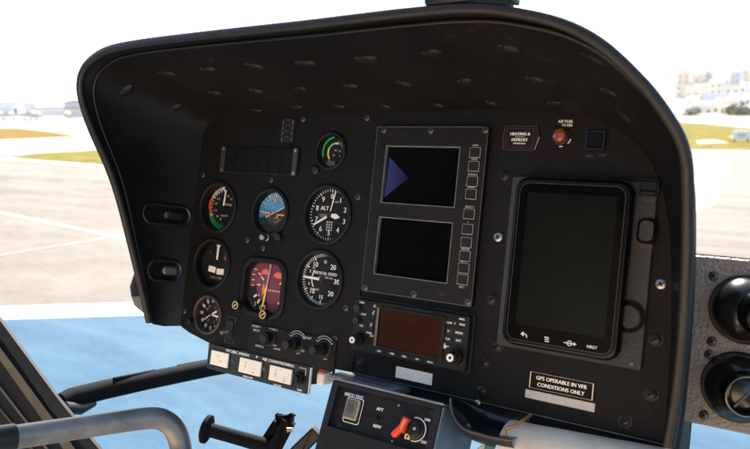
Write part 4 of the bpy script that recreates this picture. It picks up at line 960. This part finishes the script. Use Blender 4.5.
# town hill on the right (terrain), flat airport edge on the left
def sm(t): t = max(0, min(1, t)); return t * t * (3 - 2 * t)
def hill_h(x, y):
    d = math.hypot(x, y); az = math.degrees(math.atan2(x, y)); g = sm((az + 40) / 15)
    return g * (-3.0 * sm((d - 120) / 90) + (24 + 1.5 * math.sin(x * .02)) * sm((d - 260) / 380)) - .02
mb = MB(1.0); nx, ny = 60, 60
for j in range(ny + 1):
    for i in range(nx + 1):
        az = R(-46 + 87 * i / nx); d = 115 + (7000 - 115) * (j / ny) ** 2.6
        x, y = d * math.sin(az), d * math.cos(az); mb.v.append((x, y, hill_h(x, y)))
for j in range(ny):
    for i in range(nx): a = j * (nx + 1) + i; mb.f.append((a, a + 1, a + nx + 2, a + nx + 1))
tag(mb.build('hillside', mat('hillside_dust', (.2, .18, .15), .9, var=.25, vscale=.03, col2=(.26, .24, .2)), None, ang=80), kind='structure')

WALLS = [mat('wall_white', (.72, .70, .66), .8, var=.06, vscale=.3), mat('wall_cream', (.66, .58, .46), .8, var=.06, vscale=.3), mat('wall_ochre', (.55, .38, .2), .8, var=.06, vscale=.3), mat('wall_grey', (.36, .42, .5), .8, var=.06, vscale=.3)]
WN = ['white', 'cream', 'ochre', 'grey']
ROOFS = [mat('roof_pale', (.55, .52, .48), .8, var=.1, vscale=.4), mat('roof_terracotta', (.35, .14, .07), .8, var=.2, vscale=.4), mat('roof_slate', (.22, .23, .24), .8, var=.1, vscale=.4)]
RN = ['pale flat', 'terracotta', 'slate grey']
WIN = mat('window_dark', (.05, .055, .06), .3)
def house(px, py, d, w, dep, h, wi, ri, label, gable=False):
    r = ray(px, py); hr = Vector((r.x, r.y)).normalized(); x, y = hr.x * d, hr.y * d
    z = hill_h(x, y)
    rz = math.atan2(-x, y) + random.uniform(-.35, .35)
    M = Matrix.Translation((x, y, z)) @ Matrix.Rotation(rz, 4, 'Z')
    root = thing('house', label, 'house', M, 'pale town houses on the far hillside')
    m = MB(1.0); m.box(0, 0, h / 2 - 1, w, dep, h + 2); m.build('wall', WALLS[wi], root, smooth=False)
    if gable:
        m = MB(1.0); hw, hd = w / 2 + .3, dep / 2 + .3
        m.loft([[(-hw, -hd, h + .02), (-hw, hd, h + .02), (-hw, 0, h + 1.8)], [(hw, -hd, h + .02), (hw, hd, h + .02), (hw, 0, h + 1.8)]]); m.build('roof', ROOFS[ri], root, smooth=False)
    else:
        m = MB(1.0); m.box(0, 0, h + .22, w + .5, dep + .5, .4); m.build('roof', ROOFS[ri], root, smooth=False)
    nf = max(1, int(h // 3)); nwn = max(2, int(w // 3.2)); 
    for f in range(nf):
        for k in range(nwn):
            m = MB(1.0); m.box(-w / 2 + (k + .5) * w / nwn, -dep / 2, 1.6 + f * 3.0, 1.1, .12, 1.3); m.build('window', WIN, root, smooth=False)
ORD = ['leftmost', 'second from the left', 'third from the left', 'fourth from the left', 'fifth from the left', 'sixth from the left', 'seventh from the left', 'eighth from the left', 'ninth from the left']
for row, d0, n_h, hh, x0 in (('highest', 590, 8, 6.5, 668), ('second', 500, 8, 6, 675), ('middle', 415, 7, 5, 681), ('fourth', 335, 6, 4.2, 686), ('lowest', 262, 6, 3.6, 690)):
    for k in range(n_h):
        px = x0 + (k + .5 + random.uniform(-.3, .3)) * (754 - x0) / n_h
        wi = random.choice((0, 0, 0, 1, 1, 2, 3) if row != 'lowest' else (0, 0, 1, 2)); gb_ = random.random() < .4; ri = random.choice((1, 1, 2)) if gb_ else random.choice((0, 0, 2))
        house(px, 100, d0 + random.uniform(-22, 22), hh * random.uniform(1.0, 2.1), hh * 1.2, hh * random.uniform(.75, 1.25), wi, ri,
              WN[wi] + ' ' + (RN[ri] + (' gabled' if gb_ else ' roofed')).replace('flat roofed', 'flat roofed') + ' house, ' + ORD[k] + ' in the ' + row + ' hillside row', gb_)

LEAF = [mat('leaf_dark', (.035, .06, .02), .8, .2, var=.3, vscale=1.5), mat('leaf_olive', (.07, .09, .025), .8, .2, var=.3, vscale=1.5)]
BARK = mat('bark', (.09, .065, .045), .9)
def tree(x, y, z, h, rad, label, li, n=420, name='tree', trunk=True, cat='tree', flat=.8):
    root = thing(name, label, cat, Matrix.Translation((x, y, z)))
    if trunk:
        m = MB(1.0); m.tube([(0, 0, -.5), (.1, 0, h * .35), (0, .1, h * .7)], [h * .035, h * .026, h * .012], 8)
        for k in range(4):
            a = k * 1.7; m.tube([(0, 0, h * .4), (rad * .5 * math.cos(a), rad * .5 * math.sin(a), h * (.6 + .05 * k))], [h * .014, h * .005], 6)
        m.build('trunk', BARK, root)
    m = MB(1.0); cl = [(random.gauss(0, .42), random.gauss(0, .42), random.gauss(0, .38), random.uniform(.28, .5)) for _ in range(11)]
    for k in range(n):
        c = random.choice(cl); u = Vector((random.gauss(0, 1), random.gauss(0, 1), random.gauss(0, 1))).normalized() * c[3] * random.uniform(.55, 1)
        p = Vector((c[0] + u.x, c[1] + u.y, c[2] + u.z)) * rad; p.z = p.z * flat + h - rad * flat
        s = rad * random.uniform(.07, .14); a = Vector((random.gauss(0, 1), random.gauss(0, 1), random.gauss(0, 1))).normalized(); b = a.orthogonal().normalized(); e = a.cross(b)
        m.add([p + b * s, p + e * s * .6, p - b * s, p - e * s * .6], [(0, 1, 2, 3)])
    m.keep = True; m.build('crown', LEAF[li], root, smooth=False); return root
def place_tree(px, d, h, rad, label, li, **kw):
    r = ray(px, 100); hr = Vector((r.x, r.y)).normalized(); x, y = hr.x * d, hr.y * d
    return tree(x, y, hill_h(x, y) if d > 115 else 0, h, rad, label, li, **kw)
place_tree(708, 440, 12.5, 2.9, 'tall dark tree standing alone among the white houses', 0, flat=1.9)
place_tree(741, 105, 1.9, 1.9, 'rounded green bush above the road, left of the frame edge', 1, name='bush', trunk=False, cat='bush')
place_tree(752, 100, 2.2, 2.2, 'larger green bush above the road at the right frame edge', 1, name='bush', trunk=False, cat='bush')
place_tree(731, 110, 1.5, 1.4, 'smallest green bush above the road', 1, name='bush', trunk=False, cat='bush')
place_tree(692, 104, 1.3, 1.4, 'dark shrub at the road edge close to the hood', 0, name='bush', trunk=False, cat='bush')

# small things on the verge
q = G(741, 142); root = thing('marker_board', 'small white marker board on the grass near the right frame edge', 'marker board', Matrix.Translation(q) @ Matrix.Rotation(.1, 4, 'Z'))
WC = mat('board_white', (.75, .75, .74), .5)
MB(1.0).box(0, 0, .30, .66, .12, .36, bev=.02).build('board', WC, root)
for sx_ in (-.25, .25): MB(1.0).box(sx_, 0, .06, .06, .08, .14).build('leg', BLKM, root)
MB(1.0).box(0, -.063, .30, .3, .006, .14).build('faded_panel', mat('board_grey', (.5, .5, .5), .6), root)
q = G(731, 141.5); root = thing('yellow_marker', 'small yellow ground marker on the grass left of white marker board', 'ground marker', Matrix.Translation(q))
MB(1.0).stack([(rrect(.34, .22, .03, 3), 0), (rrect(.34, .22, .03, 3), .05), (rrect(.22, .13, .03, 3), .2)]).build('body', mat('marker_yellow', (.65, .42, .05), .5), root)
MB(1.0).box(0, 0, .22, .12, .1, .05, bev=.01).build('cap', WC, root)
sheet('concrete_slab', [gl(696, 141), gl(715, 139.8), gl(730, 143), gl(698, 144.2)], .012, WRD)

# left horizon: hangars and aircraft
def hangar(px, d, w, dep, h, wi, ri, label, gable=False):
    r = ray(px, 110); hr = Vector((r.x, r.y)).normalized(); x, y = hr.x * d, hr.y * d
    root = thing('hangar', label, 'hangar', Matrix.Translation((x, y, 0)) @ Matrix.Rotation(math.atan2(-x, y), 4, 'Z'), 'airport buildings on the left horizon')
    MB(1.0).box(0, 0, h / 2, w, dep, h).build('wall', WALLS[wi], root, smooth=False)
    n = 12; m = MB(1.0)
    o = [(w / 2 * math.cos(math.pi * k / n) * 1.03, h + .02 + (h * .3 if gable else h * .1) * math.sin(math.pi * k / n)) for k in range(n + 1)]
    m.loft([[(a, -dep / 2 - .4, b) for a, b in o], [(a, dep / 2 + .4, b) for a, b in o]]); m.build('roof', ROOFS[ri], root, smooth=False)
    m = MB(1.0).box(0, -dep / 2, h * .36, w * .5, .2, h * .7); m.build('door', mat('hangar_door', (.5, .5, .5), .7), root, smooth=False)
hangar(4, 520, 16, 12, 8, 0, 2, 'small white hangar with grey roof at the left frame edge')
hangar(30, 560, 8, 10, 8, 3, 2, 'narrow grey hangar standing second from the left')
hangar(52, 520, 26, 14, 4.4, 0, 2, 'long white hangar with a low curved roof', True)
hangar(75, 400, 10, 12, 6, 3, 2, 'blue grey hangar beside the hood edge', True)
hangar(78, 300, 9, 8, 3.6, 2, 1, 'ochre shed in front of the blue grey hangar')
hangar(36, 330, 4, 5, 2.2, 1, 0, 'tiny cream hut on the pale field')
def plane(px, d, label, rz):
    r = ray(px, 110); hr = Vector((r.x, r.y)).normalized(); x, y = hr.x * d, hr.y * d
    root = thing('parked_airplane', label, 'airplane', Matrix.Translation((x, y, 0)) @ Matrix.Rotation(rz, 4, 'Z'))
    MB(1.0).tube([(-4, 0, 1.6), (-3.5, 0, 1.6), (-1.5, 0, 1.5), (1.5, 0, 1.5), (3, 0, 1.4), (3.5, 0, 1.3)], [.1, .2, .6, .65, .45, .15], 14).build('fuselage', WALLS[0], root)
    MB(1.0).box(.4, 0, 2.15, 1.4, 10, .16).build('wing', WALLS[0], root); MB(1.0).box(-3.6, 0, 2.2, .9, .12, 1.5).build('tail_fin', mat('tail_dark', (.1, .1, .12), .5), root)
    MB(1.0).box(-3.6, 0, 1.7, .8, 3, .1).build('tailplane', WALLS[0], root)
    for sx_, sy in ((2.2, 0), (-.3, 1), (-.3, -1)): MB(1.0).tube([(sx_, sy - .08, .25), (sx_, sy + .08, .25)], .25, 12).build('wheel', BLKM, root)
plane(28, 210, 'small white airplane parked on the pale field, tail towards the left', .4)
plane(67, 230, 'small white airplane parked beside the ochre shed', 2.4)
plane(4, 240, 'small white airplane parked at the left frame edge', 1.2)

# ------------------------------------------------------------------ unseen cabin shell, added to block sky, darken screen reflections and bounce warm light
DARKL = mat('unseen_shell_dark', (.02, .019, .018), .9, .05)
LINING = mat('unseen_shell_warm', (.68, .53, .39), .8, .2, var=.1, vscale=4)
FLOORM = mat('unseen_floor_warm', (.76, .58, .41), .8, .2, var=.1, vscale=4)
m = MB(1.0); m.box(-.35, -1.2, 2.26, 1.9, .85, .05, bev=.02); tag(m.build('unseen_cabin_roof', DARKL), kind='structure')
m = MB(1.0); m.box(-.35, -1.62, 1.48, 1.9, .05, 1.5, bev=.02); tag(m.build('unseen_bulkhead', LINING), kind='structure')
m = MB(1.0); m.box(-1.32, -.95, 1.8, .05, 1.3, .9, bev=.02); tag(m.build('unseen_side_wall', DARKL), kind='structure')
m = MB(1.0); m.box(-.35, -.62, .72, 1.9, 1.9, .05, bev=.02); tag(m.build('unseen_cabin_floor', FLOORM), kind='structure')

# pale air between the camera and the far town
hm = bpy.data.materials.new('pale_air'); hm.use_nodes = True; nt = hm.node_tree; nt.nodes.clear()
ho = nt.nodes.new('ShaderNodeOutputMaterial'); hv = nt.nodes.new('ShaderNodeVolumePrincipled'); nt.links.new(hv.outputs['Volume'], ho.inputs['Volume'])
hv.inputs['Color'].default_value = (.95, .95, .95, 1); hv.inputs['Density'].default_value = .0003; hv.inputs['Anisotropy'].default_value = .2
m = MB(1.0); m.box(0, 640, 24, 2400, 1420, 62); tag(m.build('haze', hm, None, smooth=False), kind='stuff')

# ================================================================== LIGHT, SKY, CAMERA
SUN_EL, SUN_AZ = 43.0, -28.0        # azimuth from +Y (nose) towards +X
w = bpy.data.worlds.new('World'); S.world = w; w.use_nodes = True; nt = w.node_tree
bg = nt.nodes['Background']; sk = nt.nodes.new('ShaderNodeTexSky'); sk.sky_type = 'NISHITA'; sk.sun_disc = False
sk.sun_elevation = R(SUN_EL); sk.sun_rotation = R(SUN_AZ); sk.dust_density = 1.4; sk.air_density = 1.0; sk.ozone_density = 1.0
nt.links.new(sk.outputs['Color'], bg.inputs['Color']); bg.inputs['Strength'].default_value = .08
sd = bpy.data.lights.new('sun', 'SUN'); sd.energy = 5.0; sd.angle = R(.5); sd.color = (1, .93, .83)
so = bpy.data.objects.new('sun', sd); COL.objects.link(so)
dirv = Vector((math.sin(R(SUN_AZ)) * math.cos(R(SUN_EL)), math.cos(R(SUN_AZ)) * math.cos(R(SUN_EL)), math.sin(R(SUN_EL))))
so.rotation_euler = dirv.to_track_quat('Z', 'Y').to_euler()

cd = bpy.data.cameras.new('camera'); cam = bpy.data.objects.new('camera', cd); COL.objects.link(cam)
cd.sensor_width = 36; cd.lens = F0 / W0 * 36; cd.clip_start = .02; cd.clip_end = 20000
cxw, cyw, czw = c2w(Vector((1, 0, 0))), c2w(Vector((0, -1, 0))), c2w(Vector((0, 0, -1)))
cam.matrix_world = Matrix(((cxw.x, cyw.x, czw.x, 0), (cxw.y, cyw.y, czw.y, 0), (cxw.z, cyw.z, czw.z, CAM_H), (0, 0, 0, 1)))
cd.dof.use_dof = True; cd.dof.focus_distance = .98; cd.dof.aperture_fstop = 8.0
S.camera = cam
S.view_settings.view_transform = 'Standard'; S.view_settings.look = 'None'; S.view_settings.gamma = 1; S.view_settings.exposure = 2.4
S.view_settings.use_curve_mapping = False
